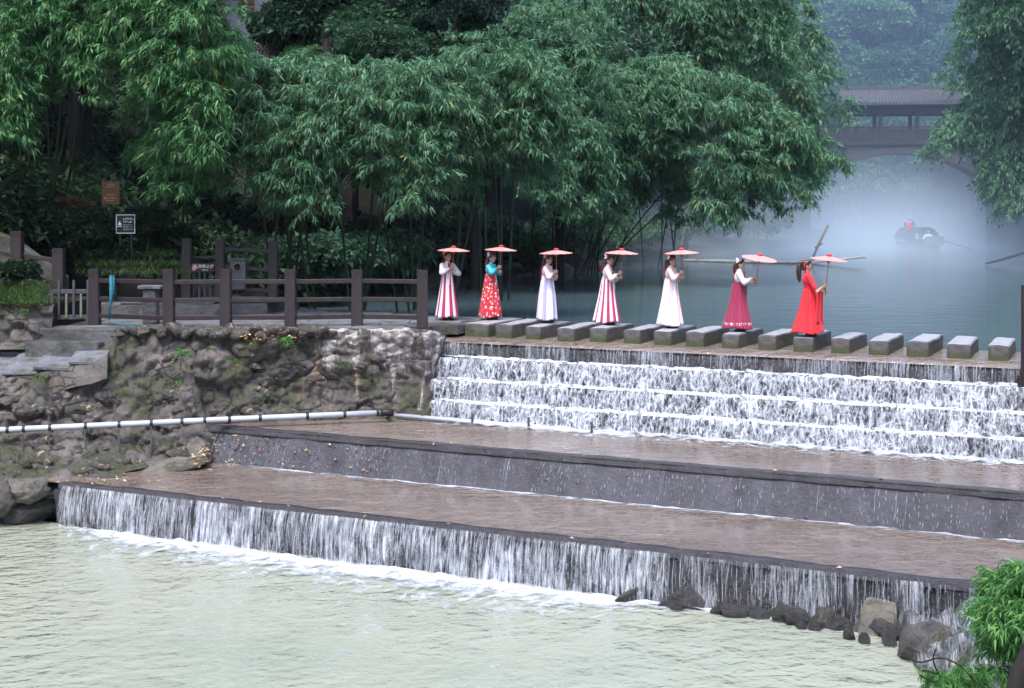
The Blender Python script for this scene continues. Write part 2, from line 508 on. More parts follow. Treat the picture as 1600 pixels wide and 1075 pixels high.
def strand_mat():
    t = NT('strand'); t.setb(Base_Color=(0.66, 0.69, 0.78, 1), Roughness=0.4)
    tr = t.node('ShaderNodeBsdfTranslucent'); tr.inputs[0].default_value = (0.85, 0.88, 0.95, 1)
    mx = t.node('ShaderNodeMixShader'); mx.inputs[0].default_value = 0.35
    t.lk(t.b.outputs[0], mx.inputs[1]); t.lk(tr.outputs[0], mx.inputs[2])
    tp = t.node('ShaderNodeBsdfTransparent'); m2 = t.node('ShaderNodeMixShader'); t.lk(t.math('MULTIPLY', t.noise(t.coord('Object'), 9, 2), 0.95, True), m2.inputs[0])
    t.lk(mx.outputs[0], m2.inputs[2]); t.lk(tp.outputs[0], m2.inputs[1]); t.lk(m2.outputs[0], t.out.inputs['Surface'])
    return t.m
M['strand'] = strand_mat()

# ------------------------------------------------------------------ terrain: gorge sides and river bed, one sheet
def lerp_tab(x, tab):
    xs = [p[0] for p in tab]; ys = [p[1] for p in tab]
    return np.interp(x, xs, ys)
LEFT = [(20, -7.5), (35, -7.2), (45, -5.2), (53, -2.4), (61, 0.9), (75, 7.2), (90, 15.5), (100, 21.0), (106, 23.2), (130, 30), (170, 42), (300, 60)]
RIGHT = [(20, 13), (30, 22), (40, 27), (60, 28), (80, 30), (105, 36.0), (130, 42), (170, 52), (300, 70)]
def ground_z(X, Y):
    X = np.asarray(X, float); Y = np.asarray(Y, float)
    dl = lerp_tab(Y, LEFT) - X
    dr = X - lerp_tab(Y, RIGHT)
    d = np.maximum(dl, dr)
    n = fbm(np.stack([X * 0.16, Y * 0.16, X * 0], -1).reshape(-1, 3), 4, 3).reshape(X.shape)
    rise = np.where(dl > dr, np.interp(d, [-2, 0, 0.8, 5, 10, 15, 28, 60, 200], [-1.6, -0.4, 0.7, 1.2, 2.2, 7.0, 22, 48, 70]),
                    np.interp(d, [-2, 0, 1.5, 5, 20, 60, 200], [-1.6, -0.2, 1.0, 4, 22, 48, 70]))
    z = 3.12 + rise + n * np.clip(d * 0.25, 0.15, 1.6)
    end = np.interp(Y, [150, 175, 230, 330], [-9, 4, 42, 80]) + 3.0
    z = np.maximum(z, np.where(Y > 150, end + n * 2, -9))
    # downstream of the platform: a low bed under pool and weir, left bank above the path
    down = np.where((X > -11.8), -1.2, 3.4 + np.clip(-11.8 - X, 0, 40) * 0.7)
    k = np.clip((Y - 34.0) / 2.5, 0, 1)
    kk = np.where(X < -11.8, np.clip((Y - 27) / 8, 0, 1), k)
    zz = down * (1 - kk) + z * kk
    right = np.clip((X - (8.3 + np.clip(Y - 18, -20, 30) * 0.55)), 0, 60)
    zz = np.where(Y < 40, np.maximum(zz, np.where(right > 0, -0.5 + right * 0.9, -9)), zz)
    return zz
gx = np.concatenate([np.linspace(-90, -22, 26)[:-1], np.linspace(-22, 60, 150), np.linspace(60, 140, 26)[1:]])
gy = np.concatenate([np.linspace(-30, 20, 18)[:-1], np.linspace(20, 130, 170), np.linspace(130, 330, 50)[1:]])
XX, YY = np.meshgrid(gx, gy, indexing='ij')
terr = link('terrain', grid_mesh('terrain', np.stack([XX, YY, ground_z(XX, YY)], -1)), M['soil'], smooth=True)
tag(terr, 'dark earthy gorge slopes under the trees', None, None, 'structure')

# ------------------------------------------------------------------ water sheets
def sheet(name, pts, m, label):
    me = bpy.data.meshes.new(name)
    me.from_pydata([tuple(p) for p in pts], [], [tuple(range(len(pts)))]); me.update()
    o = link(name, me, m)
    return tag(o, label, None, None, 'structure')
sheet('river', [D(-9, 2.25, Z_RIV), D(24, 2.25, Z_RIV), Vector((45, 30, Z_RIV)), Vector((75, 185, Z_RIV)), Vector((20, 185, Z_RIV)), Vector((-14, 45, Z_RIV))], M['river'], 'still teal river above the weir')
cw = np.array([[list(D(a, b, z)) for b, z in ((-0.035, 3.07), (0.0, 3.10), (0.1, 3.118), (0.25, Z_RIV - 0.025), (0.5, Z_RIV - 0.01), (1.0, Z_RIV - 0.003), (2.26, Z_RIV))] for a in np.linspace(-1, 22, 40)])
tag(link('shelf_water', grid_mesh('shelf_water', cw), M['shelf_water'], smooth=True), 'thin water sliding between the stepping stones to the crest', None, None, 'structure')
sheet('shelf_water', [D(-4.6, -3.85, Z_MID), D(20, -3.85, Z_MID), D(20, -0.7, Z_MID), D(-1.5, -0.7, Z_MID)], M['shelf_water'], 'shallow brown water on the middle shelf of the weir')
sheet('shelf_water', [D(-5.6, -7.05, Z_LOW), D(20, -7.05, Z_LOW), D(20, -3.95, Z_LOW), D(-4.2, -3.95, Z_LOW)], M['shelf_water'], 'shallow brown water on the lowest shelf of the weir')
sheet('pool', [Vector((-60, -25, 0)), Vector((40, -25, 0)), Vector((40, 12, 0)), D(20, -6.95, 0), D(-7, -6.95, 0), Vector((-14, 30, 0)), Vector((-60, 30, 0))], M['pool'], 'milky green pool below the weir')

# ------------------------------------------------------------------ weir
weir = empty('stepped_weir', D(6, -3, 0))
tag(weir, 'broad dark concrete weir with cascading steps and two shelves', 'weir')
def wpart(name, prof, a0, a1, m, n=160, rough=0.02, seed=1):
    """extrude a (b,z) outline along the weir, with slightly uneven faces"""
    seg = []
    for i in range(len(prof) - 1):
        p, q = np.array(prof[i]), np.array(prof[i + 1])
        k = max(1, int(np.linalg.norm(q - p) / 0.12))
        for j in range(k): seg.append(p + (q - p) * j / k)
    seg.append(np.array(prof[-1])); seg = np.array(seg)
    a = np.linspace(a0, a1, n)
    P = np.zeros((n, len(seg), 3))
    A, B = np.meshgrid(a, seg[:, 0], indexing='ij'); _, Zz = np.meshgrid(a, seg[:, 1], indexing='ij')
    nz = fbm(np.stack([A * 2.2, B * 2.2 + seed, Zz * 2.2], -1).reshape(-1, 3), 4, seed).reshape(A.shape) * rough
    B = B + nz; Zz = Zz + nz * 0.4
    P = np.stack([O.x + U.x * A + V.x * B, O.y + U.y * A + V.y * B, Zz], -1)
    o = link(name, grid_mesh(name, P), m); o.parent = weir; o.matrix_parent_inverse = Matrix.Translation(-weir.location)
    return o
wpart('crest', [(2.4, 3.04), (0.02, 3.04), (0.0, 3.09), (-0.02, 2.72), (-0.02, 2.0)], -0.6, 20, M['weir'], seed=2)
wpart('step', [(0.0, 2.77), (-0.30, 2.74), (-0.33, 2.2)], -0.7, 20, M['weir'], rough=0.05, seed=3)
wpart('step', [(-0.28, 2.33), (-0.58, 2.30), (-0.62, 1.8)], -0.9, 20, M['weir'], rough=0.06, seed=4)
wpart('step', [(-0.56, 1.90), (-0.84, 1.86), (-0.90, 1.3)], -1.1, 20, M['weir'], rough=0.06, seed=5)
wpart('shelf', [(-0.7, 1.44), (-3.62, 1.44)], -4.6, 20, M['weir'], rough=0.01, seed=6)
wpart('lip', [(-3.60, 1.43), (-3.62, 1.515), (-3.84, 1.515), (-3.86, 1.40)], -3.4, 20, M['weir'], rough=0.018, seed=7)
wpart('sloped_face', [(-3.82, 1.42), (-4.14, 0.72)], -3.9, 20, M['weir_slope'], rough=0.03, seed=8)
wpart('shelf', [(-4.0, 0.74), (-6.9, 0.74)], -5.6, 20, M['weir'], rough=0.01, seed=9)
wpart('lip', [(-6.86, 0.72), (-6.88, 0.815), (-7.07, 0.815), (-7.09, 0.70)], -4.3, 13.2, M['weir'], rough=0.018, seed=10)
wpart('drop_face', [(-7.05, 0.70), (-7.02, -0.6)], -4.4, 20, M['weir'], rough=0.07, seed=11)

# ------------------------------------------------------------------ falling water
def strands(a0, a1, b0, zt, zb, n, w, lean=0.1, wander=0.05, full=0.5, seed=0, dens=None):
    r = np.random.default_rng(seed)
    k = 6
    a = r.uniform(a0, a1, n * 2)
    d = vnoise(np.stack([a * 1.3, a * 0 + seed, a * 0], -1), 5) * 0.5 + 0.5
    a = a[r.uniform(0, 1, len(a)) < d * 0.9 + 0.1][:n]; n = len(a)
    t0 = np.where(r.uniform(0, 1, n) < full, 0.0, r.uniform(0, 0.8, n))
    t1 = np.minimum(1.0, t0 + np.where(t0 == 0, r.uniform(0.3, 1.0, n), r.uniform(0.06, 0.4 if full > 0.1 else 0.14, n)))
    ww = w * r.uniform(0.35, 1.3, n)
    off = r.uniform(0.01, 0.07, n)
    T = t0[:, None] + (t1 - t0)[:, None] * np.linspace(0, 1, k)[None]
    wob = np.cumsum(r.normal(0, wander / 2, (n, k)), 1)
    A = a[:, None] + wob
    Bv = b0 - off[:, None] - lean * T ** 0.6
    Z = zt + (zb - zt) * T
    prof = np.array([0.35, 0.8, 1, 1, 0.8, 0.3])[None] * ww[:, None]
    P = np.zeros((n, k, 2, 3))
    for s_, sg in ((0, -0.5), (1, 0.5)):
        AA = A + prof * sg
        P[:, :, s_, 0] = O.x + U.x * AA + V.x * Bv; P[:, :, s_, 1] = O.y + U.y * AA + V.y * Bv; P[:, :, s_, 2] = Z
    idx = np.arange(n * k * 2).reshape(n, k, 2)
    f = np.stack([idx[:, :-1, 0], idx[:, :-1, 1], idx[:, 1:, 1], idx[:, 1:, 0]], -1).reshape(-1, 4)
    return P.reshape(-1, 3), f

def fall_sheet(a0, a1, b0, zt, zb, bulge, seed):
    a = np.arange(a0, a1, 0.06); z = np.linspace(zt, zb, 9)
    A, Z = np.meshgrid(a, z, indexing='ij')
    T = (zt - Z) / (zt - zb)
    nz = fbm(np.stack([A * 3, Z * 1.5, A * 0 + seed], -1).reshape(-1, 3), 3, seed).reshape(A.shape)
    Bv = b0 - 0.02 - bulge * T ** 0.5 + 0.03 * nz
    P = np.stack([O.x + U.x * A + V.x * Bv, O.y + U.y * A + V.y * Bv, Z], -1)
    return P, np.stack([A, Z + seed * 3.7], -1)

def drops(a0, a1, b0, b1, z0, z1, n, s, seed):
    r = np.random.default_rng(seed)
    a = r.uniform(a0, a1, n); b = r.uniform(b0, b1, n); z = z0 + (z1 - z0) * r.power(0.6, n) if z1 > z0 else r.uniform(z1, z0, n)
    sz = s * r.uniform(0.4, 1.2, n)
    c = np.stack([O.x + U.x * a + V.x * b, O.y + U.y * a + V.y * b, z], -1)
    base = np.array([[1, 0, 0], [-1, 0, 0], [0, 1, 0], [0, -1, 0], [0, 0, 1.3], [0, 0, -1.3]])
    P = c[:, None, :] + base[None] * sz[:, None, None]
    ff = np.array([[0, 2, 4], [2, 1, 4], [1, 3, 4], [3, 0, 4], [2, 0, 5], [1, 2, 5], [3, 1, 5], [0, 3, 5]])
    f = (np.arange(n)[:, None, None] * 6 + ff[None]).reshape(-1, 3)
    return P.reshape(-1, 3), f

def fall(name, label, a0, a1, b0, zt, zb, n, w, mat, bulge, seed, nd, layers=2, **kw):
    root = empty(name, D((a0 + a1) / 2, b0, zb))
    tag(root, label, 'waterfall', None, 'stuff')
    inv = Matrix.Translation(-root.location)
    for L in range(layers):
        P, uv = fall_sheet(a0, a1, b0 - 0.035 * L, zt, zb, bulge, seed + L)
        o = link('water_sheet', grid_mesh('water_sheet', P, uv), M[mat], root, smooth=True); o.matrix_parent_inverse = inv; o['kind'] = 'stuff'
    v, f = strands(a0, a1, b0, zt, zb, n, w, seed=seed, **kw)
    o = link('water_strands', np_mesh('water_strands', v, f), M['strand'], root); o.matrix_parent_inverse = inv; o['kind'] = 'stuff'
    if nd:
        v, f = drops(a0, a1, b0 - 0.2, b0 - 0.02, zb, zt - 0.05, nd, 0.006, seed)
        o = link('water_drops', np_mesh('water_drops', v, f), M['strand'], root); o.matrix_parent_inverse = inv; o['kind'] = 'stuff'
fall('waterfall', 'thin veil of water threads slipping over the weir crest', 0.0, 19, -0.02, 3.08, 2.76, 420, 0.011, 'fall_veil', 0.03, 21, 300, layers=1, lean=0.03, wander=0.010)
fall('waterfall', 'white lacy water on the uppermost cascade step', -0.25, 19, -0.33, 2.77, 2.31, 520, 0.013, 'fall_lace', 0.07, 31, 1500)
fall('waterfall', 'white lacy water on the middle cascade step', -0.65, 19, -0.62, 2.33, 1.87, 560, 0.014, 'fall_lace', 0.09, 41, 1800)
fall('waterfall', 'white lacy water on the bottom cascade step', -1.0, 19, -0.90, 1.90, 1.50, 560, 0.014, 'fall_lace', 0.09, 51, 2200)
fall('waterfall', 'row of white water threads dropping into the milky pool', -4.15, 8.0, -7.12, 0.78, 0.0, 700, 0.010, 'fall_curtain', 0.10, 61, 1800, layers=2, lean=0.14, wander=0.02)
fall('waterfall', 'sparse trickles over the dark wall behind the boulders', 8.0, 12.6, -7.12, 0.77, 0.0, 160, 0.009, 'fall_veil', 0.05, 71, 200, layers=1, lean=0.05, wander=0.02)

def foam_strip(name, label, a0, a1, b0, b1, z, h, mat, seed, flip=False):
    a = np.arange(a0, a1, 0.07); t = np.linspace(0, 1, 10)
    A, T = np.meshgrid(a, t, indexing='ij')
    tap = np.clip(np.minimum(a1 - A, A - a0) / 2.5, 0.06, 1)
    Bv = b0 + (b1 - b0) * T * tap + 0.05 * fbm(np.stack([A * 1.5, T, A * 0 + seed], -1).reshape(-1, 3), 3, seed).reshape(A.shape)
    nz = fbm(np.stack([A * 5, T * 4, A * 0 + seed], -1).reshape(-1, 3), 4, seed).reshape(A.shape)
    Z = z + h * (0.6 + 0.6 * nz) * np.sin(np.pi * np.clip(T + 0.25, 0, 1)) ** 0.7
    P = np.stack([O.x + U.x * A + V.x * Bv, O.y + U.y * A + V.y * Bv, np.maximum(Z, z + 0.004)], -1)
    o = link(name, grid_mesh(name, P, np.stack([A, T], -1)), M[mat], smooth=True)
    return tag(o, label, 'foam', None, 'stuff')
foam_strip('foam', 'froth along the ledge under the crest veil', -0.3, 19, 0.0, -0.42, 2.76, 0.05, 'foam_tread', 1)
foam_strip('foam', 'froth along the ledge between top and middle cascade steps', -0.7, 19, -0.30, -0.75, 2.31, 0.05, 'foam_tread', 2)
foam_strip('foam', 'froth along the ledge between middle and bottom cascade steps', -1.0, 19, -0.58, -1.05, 1.88, 0.05, 'foam_tread', 3)
foam_strip('foam', 'white froth spreading over the middle shelf below the cascade', -1.3, 19, -0.9, -2.0, Z_MID, 0.06, 'foam_pool', 4)
foam_strip('foam', 'thin white line of froth below the sloped face', -3.6, 19, -4.07, -4.38, Z_LOW, 0.02, 'foam_pool', 5)
foam_strip('foam', 'broad white froth on the pool below the lowest drop', -4.4, 9.0, -7.12, -9.3, Z_POOL, 0.05, 'foam_pool', 6)
foam_strip('foam', 'thin froth at the foot of the trickles between the boulders', 7.6, 12.6, -7.12, -7.75, Z_POOL, 0.03, 'foam_pool', 7)

v, f = strands(-3.2, 19, -3.84, 1.40, 0.78, 850, 0.007, seed=91, lean=0.30, wander=0.004, full=0.03)
tag(link('water_flecks', np_mesh('water_flecks', v, f), M['strand']), 'short white flecks of water sliding down the sloped face', 'water', None, 'stuff')

# ------------------------------------------------------------------ stones: variants shared by all boulders
def rock_mesh(name, seed, sub=3, flat=0.0, cut=5):
    bm = bmesh.new()
    bmesh.ops.create_icosphere(bm, subdivisions=sub, radius=1.0)
    p = np.array([v.co[:] for v in bm.verts])
    r = np.random.default_rng(seed)
    for _ in range(cut):
        n = r.normal(size=3); n /= np.linalg.norm(n); dd = r.uniform(0.45, 0.8)
        s = p @ n
        p = p - np.where(s > dd, (s - dd) * 0.92, 0)[:, None] * n
    p = p * (1 + 0.16 * fbm(p * 1.6 + seed, 4, seed))[:, None]
    p = p + 0.03 * np.stack([fbm(p * 5 + seed + k * 9, 2, seed + k) for k in range(3)], -1)
    for v, q in zip(bm.verts, p): v.co = q
    me = bpy.data.meshes.new(name); bm.to_mesh(me); bm.free()
    return me
ROCKS = [rock_mesh('rock_form', 100 + i) for i in range(7)]
ROCKS_LO = [rock_mesh('rock_form_small', 200 + i, 2) for i in range(6)]
def with_mat(meshes, m):
    out = []
    for me in meshes:
        c = me.copy(); c.materials.clear(); c.materials.append(m); out.append(c)
    return out
RK = {k: with_mat(ROCKS, M[k]) for k in ('rock', 'rock_pale', 'rock_wet', 'bank_rock')}
RKL = {k: with_mat(ROCKS_LO, M[k]) for k in ('rock', 'rock_wall', 'bank_rock')}
def place_rock(name, me, loc, size, rot, parent=None):
    o = bpy.data.objects.new(name, me); C.objects.link(o)
    o.location = loc; o.scale = size; o.rotation_euler = rot
    if parent: o.parent = parent
    return o

# ------------------------------------------------------------------ left bank: rough rock wall below the platform
COLS = [(-120, [(750, 26.9), (672, 28.3), (600, 28.9)]), (0, [(752, 27.0), (672, 28.5), (590, 29.0)]), (100, [(748, 27.1), (668, 28.7), (572, 29.3)]),
        (150, [(745, 27.3), (665, 28.9), (548, 29.6)]), (185, [(740, 27.6), (663, 29.0), (517, 30.0)]), (300, [(716, 28.4), (658, 29.4), (515, 30.1)]), (400, [(672, 29.7), (600, 30.0), (516, 30.15)]),
        (500, [(668, 29.9), (590, 30.2), (516, 30.15)]), (600, [(668, 29.95), (590, 30.3), (518, 30.1)]), (672, [(672, 29.9), (590, 30.3), (520, 30.1)]), (688, [(672, 30.6), (590, 30.9), (522, 30.7)]), (712, [(640, 32.6), (590, 32.6), (522, 32.3)])]
nS, nT = 430, 84
ts = np.linspace(0, 1, nT)
colp = np.array([[list(W(px, py, Y)) for py, Y in pr] for px, pr in COLS])         # (c,3,3)
tt = np.array([0, 0.45, 1.0])
colfull = np.stack([np.stack([np.interp(ts, tt, c[:, k]) for k in range(3)], -1) for c in colp])   # (c,nT,3)
cs = np.array([c[0] for c in COLS], float)
ss = np.linspace(cs[0], cs[-1], nS)
wallP = np.stack([np.stack([np.interp(ss, cs, colfull[:, j, k]) for k in range(3)], -1) for j in range(nT)], 1)
flat = wallP.reshape(-1, 3)
w1, w2, wid = worley(flat * np.array([1.35, 1.2, 1.9]) + 0.35 * np.stack([fbm(flat * 1.5 + i * 5, 3, i) for i in range(3)], -1), 4)
x1, x2, xid = worley(flat * np.array([3.6, 3.2, 4.6]) + 0.3 * np.stack([fbm(flat * 3 + i * 5, 2, i + 7) for i in range(3)], -1), 8)
calm = np.clip((flat[:, 0] + 4.6) / 1.2, 0, 1) * 0.35
disp = ((wid - 0.5) * 0.34 + np.clip((w2 - w1) * 2.2, 0, 1) * 0.20 - 0.12) + ((xid - 0.5) * 0.12 + np.clip((x2 - x1) * 2.5, 0, 1) * 0.09) + 0.09 * fbm(flat * 2.5, 5, 21)
disp = disp * (1 - calm) * 0.72
tgrid = np.tile(ts, nS)
disp = disp * np.clip(tgrid * 6, 0.2, 1)
nrm = np.array([0.12, -0.9, 0.35]); nrm /= np.linalg.norm(nrm)
wallP = (flat + disp[:, None] * nrm[None]).reshape(nS, nT, 3)
# rim folds back over the top
rim = wallP[:, -1:, :] + np.array([0, 0.35, 0.03])
rim2 = wallP[:, -1:, :] + np.array([0, 0.9, -0.25])
wallP2 = np.concatenate([wallP, rim, rim2], 1)
wall = link('rock_wall', grid_mesh('rock_wall', wallP2), M['rock_wall'], smooth=True)
tag(wall, 'rough mossy rock retaining wall with white mineral stains under the platform', 'rock wall')
r_ = np.random.default_rng(5)
n_st = 0
while n_st < 90:
    i = int(r_.integers(12, nS - 40)); j = int(r_.integers(2, nT - 3))
    p = wallP[i, j]
    fx = np.clip((p[0] + 5.5) / 3, 0, 1)
    if r_.uniform() < fx * 0.85: continue
    s = r_.uniform(0.09, 0.24) * (1.0 if r_.uniform() < 0.75 else 1.5)
    place_rock('stone', RKL['rock_wall'][n_st % 6], p + np.array([0, 0.06, 0]), (s * r_.uniform(1.0, 1.8), s * 0.5, s * r_.uniform(0.5, 0.85)), (r_.uniform(-.2, .2), r_.uniform(-.4, .4), r_.uniform(-.6, .6)), wall)
    n_st += 1
# a rim of lumpy stones along the platform edge
for k in range(26):
    px = 185 + k * 12.5 + r_.uniform(-5, 5)
    if px > 505: break
    p = W(px, 517 + r_.uniform(-3, 6), 30.0)
    s = r_.uniform(0.10, 0.20)
    place_rock('stone', RKL['rock_wall'][k % 6], p, (s * r_.uniform(1.0, 1.6), s, s * r_.uniform(0.6, 0.9)), (r_.uniform(-.4, .4), r_.uniform(-.4, .4), r_.uniform(0, 3)), wall)

# ------------------------------------------------------------------ platform and paths
def poly_prism(name, pts, ztop, zbot, m, parent=None):
    n = len(pts)
    v = [(p[0], p[1], ztop) for p in pts] + [(p[0], p[1], zbot) for p in pts]
    f = [tuple(range(n)), tuple(range(2 * n - 1, n - 1, -1))] + [((i + 1) % n, i, n + i, n + (i + 1) % n) for i in range(n)]
    me = bpy.data.meshes.new(name); me.from_pydata(v, [], f); me.update()
    bm = bmesh.new(); bm.from_mesh(me); bmesh.ops.recalc_face_normals(bm, faces=bm.faces[:]); bm.to_mesh(me); bm.free()
    return link(name, me, m, parent)
def inside(p, poly):
    c = False
    for i in range(len(poly)):
        a, b = poly[i], poly[i - 1]
        if (a[1] > p[1]) != (b[1] > p[1]) and p[0] < (b[0] - a[0]) * (p[1] - a[1]) / (b[1] - a[1]) + a[0]: c = not c
    return c
plat_poly = [(-9.9, 30.25), (-1.85, 30.2), tuple(D(-0.15, 0.12, 0)[:2]), tuple(D(0.40, 0.30, 0)[:2]), tuple(D(0.40, 2.3, 0)[:2]), (-4.4, 36.2), (-10.5, 36.5)]
plat = poly_prism('pavement', plat_poly, Z_TOP - 0.035, 3.22, M['slab_moss'])
tag(plat, 'grey stone platform behind the wooden fence', None, None, 'structure')
slab_forms = []
def slab_mesh(w, d, h, seed, m):
    r = random.Random(seed); b = MB(); b.box((0, 0, 0), (w, d, h), jit=0.012)
    me = b.mesh('slab_form'); bm = bmesh.new(); bm.from_mesh(me)
    bmesh.ops.bevel(bm, geom=bm.edges[:], offset=0.012, segments=1, affect='EDGES'); bm.to_mesh(me); bm.free()
    me.materials.append(m); return me
slabA = [slab_mesh(1.16, 0.74, 0.05, i, M['slab']) for i in range(4)]
rr = random.Random(3)
for j in range(9):
    for i in range(10):
        c = (-10.0 + i * 1.18 + (j % 2) * 0.55, 30.62 + j * 0.76)
        if all(inside((c[0] + dx, c[1] + dy), plat_poly) for dx in (-0.56, 0.56) for dy in (-0.36, 0.36)):
            o = link('paving_slab', slabA[(i * 3 + j) % 4], None, plat)
            o.location = (c[0], c[1], Z_TOP - 0.022 + rr.uniform(-0.006, 0.006)); o.rotation_euler = (rr.uniform(-.006, .006), rr.uniform(-.006, .006), rr.uniform(-.02, .02))

# raised terrace at the back, and the paved path with steps at the left
terrace = poly_prism('terrace', [(-11.8, 33.4), (-9.6, 33.1), (-7.6, 33.5), (-6.0, 34.2), (-5.6, 36.6), (-12, 38)], 3.72, 3.3, M['slab_moss'])
tag(terrace, 'low stone terrace behind the platform', None, None, 'structure')
for k in range(8):
    o = link('edge_slab', slabA[k % 4], None, terrace)
    t = k / 7
    p = Vector((-11.3, 33.45, 0)).lerp(Vector((-6.1, 34.35, 0)), t) + Vector((0, 0.12 + 0.1 * math.sin(k * 2.1), 0))
    o.location = (p.x, p.y, 3.745 + rr.uniform(-.01, .012)); o.rotation_euler = (0, 0, rr.uniform(-.1, .2)); o.scale = (0.64, 0.8, 1)
pg = np.array([[list(W(px, pf + (pb - pf) * t, 29.05 + 1.75 * t)) for t in np.linspace(0, 1, 12)] for px, pf, pb in [(x, float(np.interp(x, [-140, 0, 60, 150, 168], [600, 590, 580, 560, 552])), float(np.interp(x, [-140, 38, 168], [556, 536, 541]))) for x in np.linspace(-140, 168, 40)]])
pgn = fbm(pg.reshape(-1, 3) * 1.7, 3, 6).reshape(pg.shape[:2]); pg[..., 2] += 0.018 * pgn
pg = np.concatenate([pg[:, :1] - np.array([0, 0.03, 0.45]), pg], 1)
path = link('path', grid_mesh('path', pg - np.array([0, 0, 0.05])), M['rock_wall'])
fm = [slab_mesh(1.0, 0.62, 0.07, 40 + i, M['slab']) for i in range(4)]
for jr in range(3):
    for ic in range(7):
        px_ = -118 + ic * 51 + (jr % 2) * 14 + rr.uniform(-4, 4); t_ = (jr + 0.45) / 3
        pf_ = float(np.interp(px_, [-140, 0, 60, 150, 168], [600, 590, 580, 560, 552])); pb_ = float(np.interp(px_, [-140, 38, 168], [556, 536, 541]))
        if px_ > 146: continue
        o = link('flagstone', fm[(ic + jr) % 4], None, path); o.location = W(px_, pf_ + (pb_ - pf_) * t_, 29.05 + 1.75 * t_) + Vector((0, 0, 0.01)); o.rotation_euler = (0.27, rr.uniform(-.02, .02), rr.uniform(-.07, .07)); o.scale = (rr.uniform(0.70, 0.76), rr.uniform(0.92, 1.0), 1)
tag(path, 'worn grey stone path below the two steps', None, None, 'structure')
st = empty('stone_steps', G(100, 540, 2.85)); tag(st, 'two mossy stone steps leading up to the picket gate', 'steps')
inv = Matrix.Translation(-st.location)
for k, (pa_, pb_, z, dd) in enumerate([((38, 528, 29.85), (152, 538, 29.65), 3.2, 0.6), ((58, 513, 30.25), (178, 517, 29.95), Z_TOP - 0.004, 0.9)]):
    a, b = W(*pa_), W(*pb_); a.z = b.z = z
    d = (b - a).normalized(); nrm_ = Vector((-d.y, d.x, 0))
    bb = MB(); bb.box((a + b) / 2 + nrm_ * dd / 2 - Vector((0, 0, 0.35)), ((b - a).length, dd, 0.70), Matrix((d, nrm_, Vector((0, 0, 1)))).transposed(), 0.02)
    o = bb.build('step', M['slab_moss'], st, bevel=0.03); o.matrix_parent_inverse = inv

# left retaining wall with a grassy top
lw = grid_mesh('x', np.array([[list(W(px, 545 - 70 * t - (12 if px < 30 else 0) * t, 29.9 + 0.004 * i) + Vector((0, 0.35 * t, 0))) for t in np.linspace(0, 1, 24)] for i, px in enumerate(np.linspace(-140, 78, 70))]))
pv = np.zeros(len(lw.vertices) * 3, np.float32); lw.vertices.foreach_get('co', pv); pv = pv.reshape(-1, 3)
a1_, a2_, ai_ = worley(pv * np.array([2.2, 2, 3.2]), 15)
pv[:, 1] -= (ai_ - 0.5) * 0.18 + np.clip((a2_ - a1_) * 2, 0, 1) * 0.14 + 0.08 * fbm(pv * 3, 4, 2)
lw.vertices.foreach_set('co', pv.ravel()); lw.update(); lw.name = 'garden_wall'
o = link('garden_wall', lw, M['rock_wall'], smooth=True); tag(o, 'low mossy rubble wall holding the grassy bank beside the gate', 'rubble wall')
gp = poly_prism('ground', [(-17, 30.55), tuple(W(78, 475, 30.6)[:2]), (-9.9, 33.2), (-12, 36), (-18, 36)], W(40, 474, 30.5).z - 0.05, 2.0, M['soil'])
tag(gp, 'earth bank beside the gate', None, None, 'structure')

# ------------------------------------------------------------------ stepping stones
def stone_label(i):
    return {-1: 'first stepping slab joined to the platform, under person in turquoise jacket', 0: 'empty stepping stone between people in turquoise jacket and lavender skirt',
            1: 'stepping stone under person in lavender and white skirt', 2: 'empty stepping stone between lavender skirt and second striped skirt',
            3: 'stepping stone under person in striped skirt nearest the middle of the row', 4: 'empty stepping stone between striped skirt and pale pink dress',
            5: 'stepping stone under person in pale pink dress', 6: 'empty stepping stone between pale pink dress and maroon skirt',
            7: 'stepping stone under person in maroon skirt', 8: 'empty stepping stone between maroon skirt and red robe',
            9: 'stepping stone under person in red robe', 10: 'first empty stepping stone ahead of person in red robe', 11: 'second empty stepping stone ahead of person in red robe',
            12: 'third empty stepping stone ahead of person in red robe', 13: 'fourth empty stepping stone ahead of person in red robe',
            14: 'last stepping stone in view beside the wooden post'}[i]
def block_form(w, d, h, seed):
    bm = bmesh.new(); bmesh.ops.create_cube(bm, size=1.0)
    for v in bm.verts: v.co = Vector((v.co.x * w, v.co.y * d, v.co.z * h - h / 2))
    bmesh.ops.bevel(bm, geom=bm.edges[:], offset=0.018, segments=2, affect='EDGES')
    bmesh.ops.subdivide_edges(bm, edges=[e for e in bm.edges if e.calc_length() > 0.2], cuts=6, use_grid_fill=True)
    p = np.array([v.co[:] for v in bm.verts])
    dn = np.stack([fbm(p * 4 + seed * 3 + k * 7, 3, seed + k) for k in range(3)], -1) * 0.011
    for v, q in zip(bm.verts, p + dn): v.co = q
    me = bpy.data.meshes.new('stepping_stone'); bm.to_mesh(me); bm.free(); me.materials.append(M['block']); return me
forms = [block_form(0.40, 1.72, 0.75, s) for s in range(4)]
